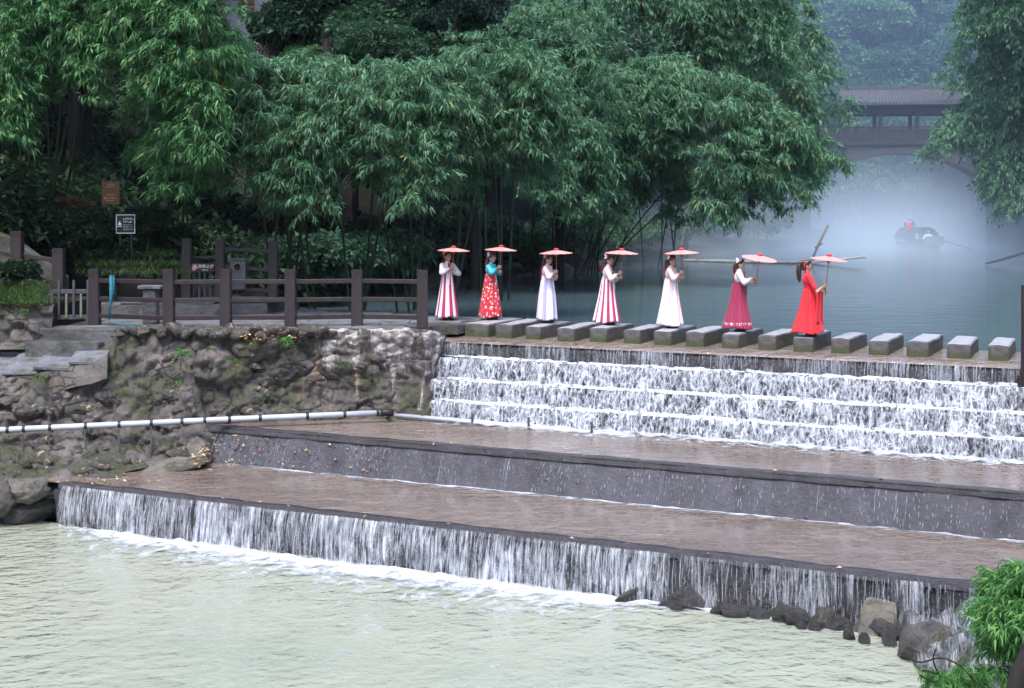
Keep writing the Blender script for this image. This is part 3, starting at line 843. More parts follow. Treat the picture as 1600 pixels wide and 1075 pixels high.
for i in range(-1, 15):
    a = 1.25 + 0.746 * i + 0.19 + rr.uniform(-.02, .02)
    o = link('stepping_stone', forms[i % 4] if i >= 0 else block_form(0.62, 1.95, 0.75, 9))
    if i < 0: a = 0.745
    o.location = D(a, 0.5 + 0.87 + rr.uniform(-.05, .05) - (0 if i >= 0 else -0.1), Z_TOP + (rr.uniform(-.012, .012) if i >= 0 else 0.0)); o.rotation_euler = (rr.uniform(-.008, .008), rr.uniform(-.012, .012), -TH + rr.uniform(-.035, .035)); o.scale = (rr.uniform(0.9, 1.1), rr.uniform(0.96, 1.04), 1)
    tag(o, stone_label(i), 'stepping stone', 'row of stepping stones along the weir crest')

# ------------------------------------------------------------------ fences
def post_mesh(w, h, capped=True):
    b = MB(); b.box((0, 0, h / 2), (w, w, h)); 
    me = b.mesh('post_form'); bm = bmesh.new(); bm.from_mesh(me)
    bmesh.ops.bevel(bm, geom=bm.edges[:], offset=0.018, segments=2, affect='EDGES')
    r1 = bmesh.ops.bisect_plane(bm, geom=bm.verts[:] + bm.edges[:] + bm.faces[:], plane_co=(0, 0, h * 0.86), plane_no=(0, 0, 1))
    r2 = bmesh.ops.bisect_plane(bm, geom=bm.verts[:] + bm.edges[:] + bm.faces[:], plane_co=(0, 0, h * 0.88), plane_no=(0, 0, 1))
    for v in bm.verts:
        if h * 0.855 < v.co.z < h * 0.885: v.co.x *= 0.93; v.co.y *= 0.93
    bm.to_mesh(me); bm.free(); me.materials.append(M['dark_wood']); return me
def fence(name, label, posts, rails, w=0.24, rail_h=0.10, rail_w=0.07, mesh_h=1.3):
    """posts: list of (base point, height); rails: list of per-bay height pairs above each base"""
    root = empty(name, posts[0][0]); tag(root, label, 'fence'); base = posts[0][0]
    cache = {}
    for p, h in posts:
        k = round(h, 2)
        if k not in cache: cache[k] = post_mesh(w, h)
        link('post', cache[k], None, root, p - base)
    for (i, j, hs) in rails:
        for (h0, h1) in hs:
            p, q = posts[i][0] - base + Vector((0, 0, h0)), posts[j][0] - base + Vector((0, 0, h1))
            d = (q - p).normalized(); b = MB(); b.bar(p + d * (w / 2 - 0.01), q - d * (w / 2 - 0.01), rail_w, rail_h)
            b.build('rail', M['dark_wood'], root, bevel=0.01)
    return root
fp = [(G(x, y, Z_TOP), h) for x, y, h in ((151, 507, 1.28), (264, 512, 1.3), (353, 511, 1.3), (454, 511, 1.29), (558, 509, 1.27), (660, 511, 1.28))]
fp = [(Vector((p.x, min(p.y, 31.0), p.z - 0.03)), h) for p, h in fp]
fence('wooden_fence', 'dark brown wooden fence with six square posts along the platform edge', fp, [(i, i + 1, ((0.24, 0.24), (0.62, 0.62), (1.02, 1.02))) for i in range(5)])
TZ = 3.72
bp = [(W(344, 470, 34.0), 1.5), (W(427, 472, 34.2), 1.5)]
fence('wooden_fence', 'short dark fence section at the back of the terrace', bp, [(0, 1, ((0.3, 0.28), (0.85, 0.78), (1.27, 1.24)))], w=0.22)
sp = [(W(243, 425, 36.5), 1.25), (W(292, 470, 34.0), 1.52)]
fence('stair_railing', 'dark wooden handrail sloping down toward the small barrier sign', sp, [(0, 1, ((0.1, 0.1), (0.62, 0.65), (1.1, 1.28)))], w=0.22, rail_h=0.08)
lp = [(W(-45, 440, 31.0), 1.2), (W(27, 440, 31.0), 1.12), (W(92, 462, 31.2), 1.06)]
lp[0] = (W(-45, 425, 31.0), 1.2)
fence('wooden_fence', 'dark fence section on the grassy bank at the left edge', lp, [(0, 1, ((0.25, 0.2), (0.6, 0.56))), (1, 2, ((0.2, 0.26), (0.6, 0.78)))], w=0.26)
bb = MB(); bb.box((0, 0, 0), (0.15, 0.15, 0.2)); 
# triangular stair cheek wall behind the left fence
chk = MB(); pts_ = [W(-60, 345, 31.8), W(18, 372, 31.8), W(100, 432, 31.8), W(100, 470, 31.8), W(-60, 470, 31.8)]
chk.add([p for p in pts_] + [p + Vector((0, 0.35, 0)) for p in pts_], [(0, 1, 2, 3, 4), (9, 8, 7, 6, 5)] + [((i + 1) % 5, i, 5 + i, 5 + (i + 1) % 5) for i in range(5)])
tag(chk.build('stair_wall', M['bank_rock'], bevel=0.02), 'sloping grey stone stair wall behind the left fence', 'stair wall')

# ------------------------------------------------------------------ picket gate
gt = empty('picket_gate', G(70, 508, Z_TOP)); tag(gt, 'small grey picket gate with pale lower bars beside the steps', 'gate')
g0 = gt.location.copy(); g1 = W(139, 503, g0.y + 0.15); gd = (g1 - g0); gl = math.hypot(gd.x, gd.y); dirg = Vector((gd.x / gl, gd.y / gl, 0))
s_ = g0.y / K
for x in (0, gl):
    b = MB(); b.box(dirg * x + Vector((0, 0, 0.5)), (0.09, 0.09, 1.0)); b.build('gate_post', M['grey_wood'], gt, bevel=0.012)
for z in (0.17, 0.74):
    b = MB(); b.bar(dirg * 0.045 + Vector((0, 0, z)), dirg * (gl - 0.045) + Vector((0, 0, z)), 0.05, 0.1); b.build('gate_rail', M['grey_wood'], gt, bevel=0.008)
for k in range(5):
    x = gl * (k + 1) / 6
    b = MB(); tall = k in (1, 3)
    b.box(dirg * x + Vector((0, -0.045, 0.60 if tall else 0.42)), (0.055, 0.03, 0.80 if tall else 0.54)); b.build('picket', M['grey_wood'] if tall else M['pale_wood'], gt, bevel=0.01)

# barrier with the no-entry sign between the back posts
br = empty('barrier_gate', W(296, 470, 34.1)); tag(br, 'low dark barrier of short pickets between the back posts', 'barrier')
inv = Matrix.Translation(-br.location)
for k in range(4):
    b = MB(); b.box(W(303 + k * 8.5, 440, 34.15) - Vector((0, 0, 0.14)), (0.05, 0.04, 0.75)); o = b.build('picket', M['bush_leaf'] if False else M['grey_wood'], br, bevel=0.008); o.matrix_parent_inverse = inv
b = MB(); b.bar(W(298, 402, 34.15), W(334, 402, 34.15), 0.05, 0.06); o = b.build('rail', M['dark_wood'], br); o.matrix_parent_inverse = inv
b = MB(); b.bar(W(298, 446, 34.15), W(334, 446, 34.15), 0.05, 0.06); o = b.build('rail', M['dark_wood'], br); o.matrix_parent_inverse = inv

def text_mesh(txt, size, m, extr=0.002):
    cu = bpy.data.curves.new('lettering', 'FONT'); cu.body = txt; cu.size = size; cu.extrude = extr; cu.align_x = 'CENTER'; cu.align_y = 'CENTER'; cu.resolution_u = 2
    o = bpy.data.objects.new('lettering', cu); C.objects.link(o)
    me = bpy.data.meshes.new_from_object(o.evaluated_get(bpy.context.evaluated_depsgraph_get()))
    bpy.data.objects.remove(o); me.materials.clear(); me.materials.append(m); return me
FACE = (R(90), 0, 0)
sg = empty('sign_board', W(316.5, 418, 34.08)); tag(sg, 'dark no-entry sign with red round symbol and white characters', 'sign')
b = MB(); b.box((0, 0, 0), (0.58, 0.03, 0.21)); b.build('panel', M['maroon_paint'], sg, bevel=0.006)
b = MB(); b.lathe([(0.0, 0.004), (0.085, 0.004), (0.085, -0.004)], 20, Matrix.Rotation(R(90), 4, 'X')); b.build('symbol_disc', M['white_paint'], sg, (-0.2, -0.021, 0))
b = MB(); b.lathe([(0.055, 0.004), (0.08, 0.004), (0.08, 0.0), (0.055, 0.0), (0.055, 0.004)], 20, Matrix.Rotation(R(90), 4, 'X')); b.bar((-0.045, -0.002, 0.045), (0.045, -0.002, -0.045), 0.006, 0.024); b.build('symbol_ring', M['red_paint'], sg, (-0.2, -0.027, 0))
o = link('lettering', text_mesh('游客止步', 0.098, M['white_paint']), None, sg, (0.085, -0.019, 0.025)); o.rotation_euler = FACE
b = MB()
for k in range(7): b.box((0.0 + k * 0.022, -0.018, -0.06), (0.014, 0.004, 0.016))
b.build('lettering', M['white_paint'], sg)['kind'] = 'stuff'

# ------------------------------------------------------------------ notice boards
nb = empty('notice_board', W(196.5, 405, 34.5)); tag(nb, 'black notice board with white border and flame emblem on two legs', 'notice board')
top = W(196.5, 350, 34.5) - nb.location
for x in (-0.14, 0.14):
    b = MB(); b.box((x, 0.02, top.z / 2 - 0.2), (0.035, 0.035, top.z + 0.1)); b.build('leg', M['black'], nb)
pnl = MB(); pnl.box((0, 0, 0), (0.46, 0.025, 0.47)); pn = pnl.build('panel', M['black'], nb, (0, 0, top.z))
b = MB()
for (c, s) in (((0, -0.016, 0.225), (0.47, 0.012, 0.018)), ((0, -0.016, -0.225), (0.47, 0.012, 0.018)), ((-0.226, -0.016, 0), (0.018, 0.012, 0.432)), ((0.226, -0.016, 0), (0.018, 0.012, 0.432))): b.box(c, s)
b.build('border', M['white_paint'], pn)
b = MB(); b.add([(-0.19, -0.015, -0.03), (-0.1, -0.015, -0.03), (-0.11, -0.015, 0.03), (-0.13, -0.015, 0.02), (-0.14, -0.015, 0.1), (-0.16, -0.015, 0.03), (-0.18, -0.015, 0.04)], [(0, 1, 2, 3, 4, 5, 6)]); b.box((-0.145, -0.015, -0.06), (0.11, 0.003, 0.018)); b.build('emblem', M['white_paint'], pn)
b = MB(); rl = random.Random(4)
for row, (z, n, h) in enumerate(((0.13, 7, 0.05), (0.055, 6, 0.05))):
    for k in range(n):
        x0 = -0.06 + k * 0.038
        for q in range(4):
            b.box((x0 + rl.uniform(0.002, 0.026), -0.015, z + rl.uniform(-h / 2, h / 2)), (rl.uniform(0.008, 0.03), 0.003, rl.uniform(0.006, 0.012)))
        b.box((x0 + 0.014, -0.015, z), (0.006, 0.003, h))
for z in (-0.02, -0.06, -0.1, -0.14):
    for k in range(10): b.box((-0.05 + k * 0.025, -0.015, z), (0.014, 0.003, 0.01))
b.build('lettering', M['white_paint'], pn)['kind'] = 'stuff'
bs = empty('brown_sign', W(173, 332, 35.6)); tag(bs, 'brown wooden sign with faded lettering among the dark bushes', 'sign')
b = MB(); b.box((0, 0.03, -0.3), (0.06, 0.05, 1.6)); b.build('leg', M['black'], bs)
pn = MB(); pn.box((0, 0, 0.5), (0.45, 0.03, 0.58)); pn = pn.build('panel', M['brown_paint'], bs)
b = MB()
for (z, n) in ((0.72, 5), (0.66, 6), (0.45, 6), (0.37, 7), (0.31, 6)):
    for k in range(n): b.box((-0.06 + k * 0.04 - (0.05 if n > 5 else 0), -0.017, z + rl.uniform(-.004, .004)), (0.028, 0.004, 0.025))
b.add([(-0.18, -0.017, 0.34), (-0.11, -0.017, 0.34), (-0.145, -0.017, 0.41)], [(0, 1, 2)])
b.build('lettering', M['tan_paint'], pn)['kind'] = 'stuff'

# ------------------------------------------------------------------ stone bin with round hole, stone pedestal, rope
sb = empty('stone_litter_bin', W(371, 452, 33.9)); tag(sb, 'square grey stone bin with a round hole on the terrace', 'litter bin')
bm = bmesh.new(); 
seg = 20; hw, hh, hd, rr_ = 0.19, 0.70, 0.3, 0.085; zc = 0.54
outer, inner = [], []
for k in range(seg):
    a = 2 * math.pi * k / seg; cx, cz = math.cos(a), math.sin(a)
    t = min((hw / abs(cx)) if abs(cx) > 1e-6 else 9, ((hh - zc) / cz) if cz > 1e-6 else 9, (zc / -cz) if cz < -1e-6 else 9)
    outer.append(bm.verts.new((cx * t, 0, zc + cz * t))); inner.append(bm.verts.new((cx * rr_, 0, zc + cz * rr_)))
inb = [bm.verts.new((v.co.x, 0.2, v.co.z)) for v in inner]; outb = [bm.verts.new((v.co.x, hd, v.co.z)) for v in outer]
for k in range(seg):
    k2 = (k + 1) % seg
    bm.faces.new((outer[k], outer[k2], inner[k2], inner[k])); bm.faces.new((inner[k], inner[k2], inb[k2], inb[k])); bm.faces.new((outer[k2], outer[k], outb[k], outb[k2]))
bm.faces.new(inb); bm.faces.new(outb)
me = bpy.data.meshes.new('body'); bm.to_mesh(me); bm.free(); link('body', me, M['slab_moss'], sb)
b = MB(); b.lathe([(0.085, 0), (0.085, 0.03), (0.115, 0.03), (0.115, 0.0)], 24, Matrix.Translation((0, 0, zc)) @ Matrix.Rotation(R(90), 4, 'X')); b.build('rim', M['rock_pale'], sb, smooth=False)
b = MB(); b.box((0, hd / 2, hh + 0.025), (0.44, 0.36, 0.05)); b.build('lid', M['slab_moss'], sb, bevel=0.012)
pd = empty('stone_pedestal', G(236, 508, Z_TOP)); tag(pd, 'stone pedestal with a thin flat cap on the platform', 'pedestal')
pd.location.y = 31.3; pd.location.x = (236 - 800) * 31.3 / K
b = MB(); b.box((0, 0, 0.40), (0.30, 0.3, 0.8), jit=0.02); b.build('column', M['slab_moss'], pd, bevel=0.03)
b = MB(); b.box((0, 0, 0.83), (0.52, 0.42, 0.07), jit=0.012); b.build('cap', M['slab'], pd, bevel=0.015)
b = MB()
Yr = 30.62
for k, (dx, zlow) in enumerate(((0, 2.25), (3, 2.9), (6, 3.1), (1.5, 2.6))):
    b.tube([W(171 + dx, 500 - 25 * (k % 3), Yr - 0.06), W(171 + dx + 1, 460, Yr - 0.07), W(171.5 + dx, 434, Yr - 0.06), W(172 + dx, 430.5, Yr), W(173 + dx, 434, Yr + 0.08), W(175 + dx, 463, Yr + 0.08)], 0.016, 6)
b.tube([W(172, 498, Yr - 0.06), W(178, 505, Yr - 0.1), W(195, 508, Yr - 0.1), W(228, 508, Yr - 0.15)], 0.014, 6)
tag(b.build('rope', M['rope'], smooth=True), 'teal rope looped over the fence rail and trailing on the stones', 'rope')

# ------------------------------------------------------------------ pipe with straps and hangers
pp = empty('water_pipe', W(605, 645, 29.6)); tag(pp, 'long pale plastic pipe strapped along the rock wall and weir foot', 'pipe')
inv = Matrix.Translation(-pp.location)
pts = [W(-120, 678, 28.0), W(0, 672, 28.1), W(150, 665, 28.35), W(330, 656.5, 28.75), W(470, 650.5, 29.2), W(596, 645, 29.62)]
pts2 = [W(612, 645, 29.64), D(-0.55, -1.32, 1.57), D(3.0, -1.22, 1.52), D(5.2, -1.22, 1.47)]
pts2[0] = W(612, 644.5, 29.64)
for ps in (pts, pts2):
    b = MB(); b.tube(ps, 0.062, 12); o = b.build('pipe_run', M['pipe'], pp, smooth=True); o.matrix_parent_inverse = inv
b = MB(); b.tube([W(594, 645, 29.6), W(604, 644.4, 29.63), W(615, 645, 29.63)], 0.078, 12); o = b.build('elbow', M['black'], pp, smooth=True); o.matrix_parent_inverse = inv
def along(ps, px):
    for p, q in zip(ps, ps[1:]):
        x0 = 800 + p.x / p.y * K; x1 = 800 + q.x / q.y * K
        if x0 <= px <= x1: return p.lerp(q, (px - x0) / (x1 - x0)), (q - p).normalized()
strap = [(12, 0), (37, 60), (78, 55), (134, 62), (186, 50), (236, 46), (284, 28), (320, 14), (358, 8), (406, 8), (480, 8), (538, 6), (590, 6)]
for px, hang in strap:
    p, d = along(pts, px)
    b = MB(); b.tube([p - d * 0.03, p + d * 0.03], 0.072, 12); o = b.build('strap', M['black'], pp); o.matrix_parent_inverse = inv
    if hang > 10:
        L = hang / 2180 * 28.3
        b = MB(); b.tube([p + Vector((0, -0.05, -0.05)), p + Vector((0.03, -0.14, -L * 0.5)), p + Vector((0.05, -0.25, -L))], 0.018, 6); o = b.build('hanger', M['grey_wood'], pp); o.matrix_parent_inverse = inv
for a in (0.4, 1.6, 2.9, 4.3):
    b = MB(); b.box(D(a, -1.30, 1.60), (0.05, 0.05, 0.28)); o = b.build('stake', M['grey_wood'], pp); o.matrix_parent_inverse = inv

# ------------------------------------------------------------------ boulders
def boulder(label, px, py, z, size, mat='rock', k=0, rot=None):
    p = G(px, py, z)
    bb_ = (p - O).dot(V)
    if px > 900 and bb_ - size[1] * 0.4 > -7.35: p = p - V * (bb_ - size[1] * 0.4 + 7.35)
    size = tuple(q * (1.2 if px > 900 else 1.0) for q in size)
    o = place_rock('boulder', RK[mat][k % 7], p + Vector((0, size[1] * 0.5, size[2] * 0.35)), size, rot or (0.2 * k, 0.3, 1.1 * k))
    return tag(o, label, 'boulder')
boulder('pale flat-topped boulder at the left edge above the pool', 35, 775, 0.6, (0.42, 0.4, 0.30), 'rock_pale', 1, (0, 0.1, 0.4))
boulder('grey boulder stacked beside the pale flat-topped one', -5, 790, 0.4, (0.5, 0.5, 0.42), 'rock', 2)
boulder('dark mossy boulder below the pale one', 40, 805, 0.15, (0.55, 0.5, 0.34), 'rock', 3, (0.1, 0, 0.3))
boulder('low dark boulder by the left end of the drop', 82, 800, 0.05, (0.4, 0.35, 0.2), 'rock_wet', 4, (0, 0, 0.2))
boulder('broad flat boulder under the sandy ledge', 75, 775, 0.45, (0.75, 0.5, 0.26), 'rock', 5, (0.0, 0.08, 0.1))
boulder('grey boulder half out of frame by the pool', -20, 812, 0.0, (0.6, 0.5, 0.4), 'rock', 6)
boulder('small wet rock poking from the froth near the left end', 150, 817, 0.0, (0.28, 0.16, 0.10), 'rock_wet', 0, (0, -0.15, -0.2))
boulder('rounded wet boulder at the right end of the white drop', 1088, 942, 0.0, (0.32, 0.28, 0.24), 'rock_wet', 2, (0.3, 0.2, 0.6))
boulder('low wet rock left of the rounded boulder', 1010, 925, 0.0, (0.25, 0.2, 0.09), 'rock_wet', 3)
boulder('flat wet rock pair lying in front of the trickles', 1165, 952, 0.0, (0.24, 0.2, 0.12), 'rock_wet', 4, (0, 0.2, 0.2))
boulder('little wet rock behind the flat pair', 1195, 958, 0.0, (0.16, 0.14, 0.08), 'rock_wet', 5)
boulder('dark rock under the yellow leaf', 1262, 970, 0.0, (0.2, 0.2, 0.14), 'rock_wet', 6, (0.2, 0.1, 0.9))
boulder('narrow upright brown rock beside the round grey one', 1293, 975, 0.0, (0.12, 0.14, 0.24), 'rock', 1, (0, 0.3, 0))
boulder('round grey rock between narrow rock and great wedge', 1314, 982, 0.0, (0.17, 0.16, 0.15), 'rock_wet', 0, (0.4, 0.2, 0.2))
boulder('small dark rock at the foot of the great wedge', 1345, 988, 0.0, (0.13, 0.12, 0.1), 'rock', 4)
boulder('low black rock right of the great wedge', 1400, 985, 0.0, (0.3, 0.25, 0.16), 'rock_wet', 3, (0, 0, 0.7))
boulder('mossy block at the edge of the sloping cascade', 1448, 1035, 0.0, (0.28, 0.3, 0.38), 'rock', 5, (0.1, 0.2, 0.3))
for k, (px, py, sz) in enumerate(((1040, 948, .09), (1060, 955, .12), (1125, 958, .11), (1140, 964, .08), (1215, 972, .10), (1236, 976, .13), (1250, 982, .08), (1278, 986, .09), (1330, 1000, .10), (1352, 1006, .08), (1392, 1008, .13), (1412, 1002, .16), (1420, 1020, .10), (1300, 972, .14), (1240, 960, .16))):
    boulder('small dark wet stone at the foot of the trickling wall', px, py, 0.0, (sz * 1.3, sz, sz * 0.8), 'rock_wet', k, (0.3 * k, 0.5 * k, 0.9 * k))['group'] = 'small stones at the foot of the lowest drop'
boulder('broad pale sandy rock ledge at the left end of the sloped face', 255, 742, 0.70, (0.95, 0.45, 0.26), 'rock_pale', 5, (0.05, -0.16, 0.05))
boulder('pale rock shoulder touching the end of the sloped face', 302, 728, 0.78, (0.34, 0.4, 0.42), 'rock_pale', 2, (0.1, 0.1, 0.2))
boulder('low brown rock at the left corner of the lowest shelf', 150, 758, 0.66, (0.7, 0.4, 0.16), 'rock', 3, (0.0, -0.05, 0.1))
# the great wedge: an angular slab standing on end
wd = MB(); c0 = G(1368, 996, 0.0)
q = [(-0.24, 0, -0.06), (0.12, -0.06, -0.06), (0.30, 0.0, 0.10), (0.26, 0.02, 0.50), (-0.14, 0.0, 0.52), (-0.20, 0.0, 0.40)]
wd.add([Vector(p) for p in q] + [Vector((p[0] * 0.9 + 0.05, p[1] + 0.34, p[2] * 0.92)) for p in q], [(0, 1, 2, 3, 4, 5), (11, 10, 9, 8, 7, 6)] + [((i + 1) % 6, i, 6 + i, 6 + (i + 1) % 6) for i in range(6)])
o = wd.build('boulder', M['rock_wedge'], None, c0 + Vector((0, 0.1, 0)), bevel=0.03); o.rotation_euler = (R(-14), R(6), R(-14)); tag(o, 'great angular wedge-shaped boulder standing on end by the pool', 'boulder')

# sloping wet rock with thin cascade at lower right
rg = np.zeros((60, 50, 3))
for i, s in enumerate(np.linspace(0, 1, 60)):
    for j, t in enumerate(np.linspace(0, 1, 50)):
        p0 = W(1405 + 35 * t, 968 + 110 * t, 19.75 - 2.3 * t); p1 = W(1640 + 40 * t, 905 + 170 * t, 18.8 - 3.2 * t)
        p = p0.lerp(p1, s); rg[i, j] = p
fl = rg.reshape(-1, 3)
h1, h2, hid = worley(fl * np.array([2.6, 2.6, 3]), 77)
fl = fl + np.array([0, -0.3, 1.0]) * ((hid - 0.5) * 0.12 + 0.12 * fbm(fl * 2.2, 4, 70))[:, None]
rg = fl.reshape(60, 50, 3); rg[0, :, 2] -= 0.25; rg[1, :, 2] -= 0.1
rs = link('bank', grid_mesh('bank', rg), M['rock_wet'], smooth=True); tag(rs, 'wet sloping rock with thin rushing water at the lower right', None, None, 'structure')
uvg = np.stack(np.meshgrid(np.linspace(0, 7, 60), np.linspace(0, 9, 50), indexing='ij'), -1)
o = link('waterfall', grid_mesh('waterfall', rg + np.array([0, -0.02, 0.03]), uvg), M['fall_veil'], smooth=True); tag(o, 'thin foaming water running down the sloping rock at lower right', 'waterfall', None, 'stuff')

# wooden post at the right edge of the weir
wp = empty('mooring_post', D(12.1, -0.4, 2.3)); wp.location = W(1599, 624, 25.6)
tag(wp, 'weathered brown wooden post at the right end of the crest', 'post')
b = MB(); b.tube([(0, 0, -0.4), (0.01, 0, 1.0), (0.0, 0, 2.1)], [0.06, 0.05, 0.04], 8); b.build('stem', M['dark_wood'], wp)
b = MB(); b.box((-0.07, -0.03, 0.2), (0.06, 0.08, 0.46), jit=0.01); b.build('splint', M['dark_wood'], wp)

# ------------------------------------------------------------------ foliage kit
def leaf_quads(base, d, L, w, r, fold=0.25):
    """diamond leaves: base (N,3), direction d (N,3), length L (N,), width w (N,) -> (N,4,3)"""
    d = d / np.linalg.norm(d, axis=1, keepdims=True)
    side = np.cross(d, np.array([0, 0, 1.0]) + r.normal(0, 0.45, d.shape))
    side /= np.linalg.norm(side, axis=1, keepdims=True) + 1e-9
    up = np.cross(side, d)
    mid = base + d * (L * 0.38)[:, None] + up * (w * fold)[:, None]
    tip = base + d * L[:, None] - np.array([0, 0, 1.0]) * (L * 0.12)[:, None]
    return np.stack([base, mid - side * (w * 0.5)[:, None], tip, mid + side * (w * 0.5)[:, None]], 1)

def bamboo_tuft(seed, L=0.17, w=0.03, twigs=6, nodes=4, per=5, reach=0.45):
    r = np.random.default_rng(seed); bs, ds = [], []
    for k in range(twigs):
        azm = r.uniform(-1.5, 1.5); elv = r.uniform(-0.25, 0.55); ln = reach * r.uniform(0.55, 1.15)
        d0 = np.array([math.cos(azm) * math.cos(elv), math.sin(azm) * math.cos(elv), math.sin(elv)])
        for j in range(nodes):
            t = (j + 0.7) / nodes * ln
            p = d0 * t - np.array([0, 0, 1.0]) * (t * t * 0.75)
            tan = d0 - np.array([0, 0, 1.0]) * t * 1.5
            for q in range(per):
                bs.append(p + r.normal(0, 0.02, 3)); ds.append(tan * 0.6 + r.normal(0, 0.55, 3) + np.array([0.1, 0, -0.55]))
    bs, ds = np.array(bs), np.array(ds); n = len(bs)
    return leaf_quads(bs, ds, L * r.uniform(0.65, 1.25, n), w * r.uniform(0.7, 1.2, n), r)

def broad_tuft(seed, L=0.3, w=0.16, n=34, rad=0.55):
    r = np.random.default_rng(seed)
    d = r.normal(size=(n, 3)); d[:, 2] = np.abs(d[:, 2]) * 0.8 - 0.15; d[:, 0] += 0.5
    d /= np.linalg.norm(d, axis=1, keepdims=True)
    p = d * rad * r.uniform(0.4, 1.0, n)[:, None] * np.array([1, 1, 0.55])
    ds = d + r.normal(0, 0.5, d.shape) + np.array([0, 0, -0.25])
    return leaf_quads(p, ds, L * r.uniform(0.6, 1.2, n), w * r.uniform(0.7, 1.2, n), r)

TUFT = {
    'under': [broad_tuft(460 + i, 0.22, 0.075, 22, 0.5) for i in range(8)],
    'bam': [bamboo_tuft(300 + i) for i in range(16)],
    'bam_mid': [bamboo_tuft(340 + i, 0.22, 0.042, 6, 4, 4, 0.62) for i in range(12)],
    'bam_far': [bamboo_tuft(360 + i, 0.28, 0.065, 7, 4, 4, 0.95) for i in range(10)],
    'dark': [broad_tuft(380 + i, 0.34, 0.13, 30, 0.55) for i in range(8)],
    'broad': [broad_tuft(400 + i, 0.24, 0.13, 36, 0.45) for i in range(10)],
    'broad_far': [broad_tuft(420 + i, 0.62, 0.34, 34, 1.15) for i in range(10)],
    'bush': [broad_tuft(440 + i, 0.10, 0.055, 40, 0.22) for i in range(8)],
}
def stamp(kind, cen, azm, scl, r):
    """copies of leaf tufts at the given places -> (N,4,3)"""
    T = TUFT[kind]; out = []
    which = r.integers(0, len(T), len(cen))
    tilt = r.normal(0, 0.22, len(cen))
    for k in range(len(T)):
        s = np.where(which == k)[0]
        if len(s) == 0: continue
        v = T[k]; ca, sa = np.cos(azm[s]), np.sin(azm[s]); ct, st_ = np.cos(tilt[s]), np.sin(tilt[s])
        x, y, z = v[..., 0][None], v[..., 1][None], v[..., 2][None]
        x2 = x * ct[:, None, None] + z * st_[:, None, None]; z2 = -x * st_[:, None, None] + z * ct[:, None, None]
        X = x2 * ca[:, None, None] - y * sa[:, None, None]; Y = x2 * sa[:, None, None] + y * ca[:, None, None]
        q = np.stack([X, Y, z2], -1) * scl[s][:, None, None, None] + cen[s][:, None, None, :]
        out.append(q.reshape(-1, 4, 3))
    return np.concatenate(out)

def lobe_points(path, r0, r1, dens, r):
    """tuft places on the shell of a drooping lobe. path: world points"""
    P = np.array([list(p) for p in path], float)
    seg = np.linalg.norm(np.diff(P, axis=0), axis=1); L = seg.sum(); cum = np.concatenate([[0], np.cumsum(seg)]) / L
    n = int(dens * (L + r0) * (r0 + r1) * 0.5 * 6.0)
    t = r.uniform(0, 1, n)
    c = np.stack([np.interp(t, cum, P[:, k]) for k in range(3)], -1)
    rad = r0 + (r1 - r0) * t ** 1.2
    bump = 1 + 0.35 * vnoise(c * 1.1, 33)
    d = r.normal(size=(n, 3)); d /= np.linalg.norm(d, axis=1, keepdims=True)
    d[:, 2] *= 0.75
    q = c + d * (rad * bump * r.uniform(0.45, 1.0, n) ** 0.6)[:, None]
    azm = np.arctan2(d[:, 1], d[:, 0]) + r.normal(0, 0.4, n)
    return q, azm

def foliage(name, quads, m, parent, inv=None):
    v = quads.reshape(-1, 3); f = np.arange(len(v)).reshape(-1, 4)
    o = link(name, np_mesh(name, v, f), m, parent)
    if inv is not None: o.matrix_parent_inverse = inv
    return o

def catmull(ps, k=5):
    ps = [Vector(p) for p in ps]; out = []
    e = [ps[0] * 2 - ps[1]] + ps + [ps[-1] * 2 - ps[-2]]
    for i in range(1, len(e) - 2):
        for j in range(k):
            t = j / k
            out.append(0.5 * ((2 * e[i]) + (e[i + 1] - e[i - 1]) * t + (2 * e[i - 1] - 5 * e[i] + 4 * e[i + 1] - e[i + 2]) * t * t + (3 * e[i] - e[i - 1] - 3 * e[i + 1] + e[i + 2]) * t ** 3))
    out.append(ps[-1]); return out

def bamboo(label, root_px, lobes, kind, mat, dens, seed, scl=1.0, dy=0, group='bamboo clumps along the left bank', culm_r=0.04):
    """lobes: list of ([(px,py,Y),...], r0, r1). Culms rise from the root and arch over into each lobe."""
    r = np.random.default_rng(seed)
    rp = Vector((root_px[0], root_px[1], float(ground_z(np.array([root_px[0]]), np.array([root_px[1]]))[0]) - 0.1))
    root = empty('bamboo_clump', rp); tag(root, label, 'bamboo', group)
    inv = Matrix.Translation(-rp)
    qs = []
    for i, (path, r0, r1) in enumerate(lobes):
        wp_ = [W(p[0], p[1] + dy * max(0.0, 1 - max(0, p[1] - 60) / 180), p[2]) for p in path]
        q, a = lobe_points(wp_, r0, r1, dens, r)
        qs.append(stamp(kind, q, a, scl * r.uniform(0.75, 1.2, len(q)), r))
        foot = rp + Vector((r.uniform(-1.0, 1.0), r.uniform(-0.8, 0.8), 0))
        top = wp_[0]
        mid = foot.lerp(top, 0.55) + Vector((0, 0, 0.22 * (top - foot).length * 0.5)) + Vector((0, 0.6, 0))
        b = MB(); cp = catmull([foot, mid, top] + wp_[1:], 5)
        b.tube(cp, [culm_r * (1 - 0.9 * k / (len(cp) - 1)) for k in range(len(cp))], 6)
        o = b.build('culm', M['culm'], root, smooth=True); o.matrix_parent_inverse = inv
    foliage('foliage', np.concatenate(qs), M[mat], root, inv)
    return root
L_ = lambda Y, r0, r1, *pts: ([(x, y, Y + (p[0] if p else 0)) for (x, y, *p) in pts], r0, r1)

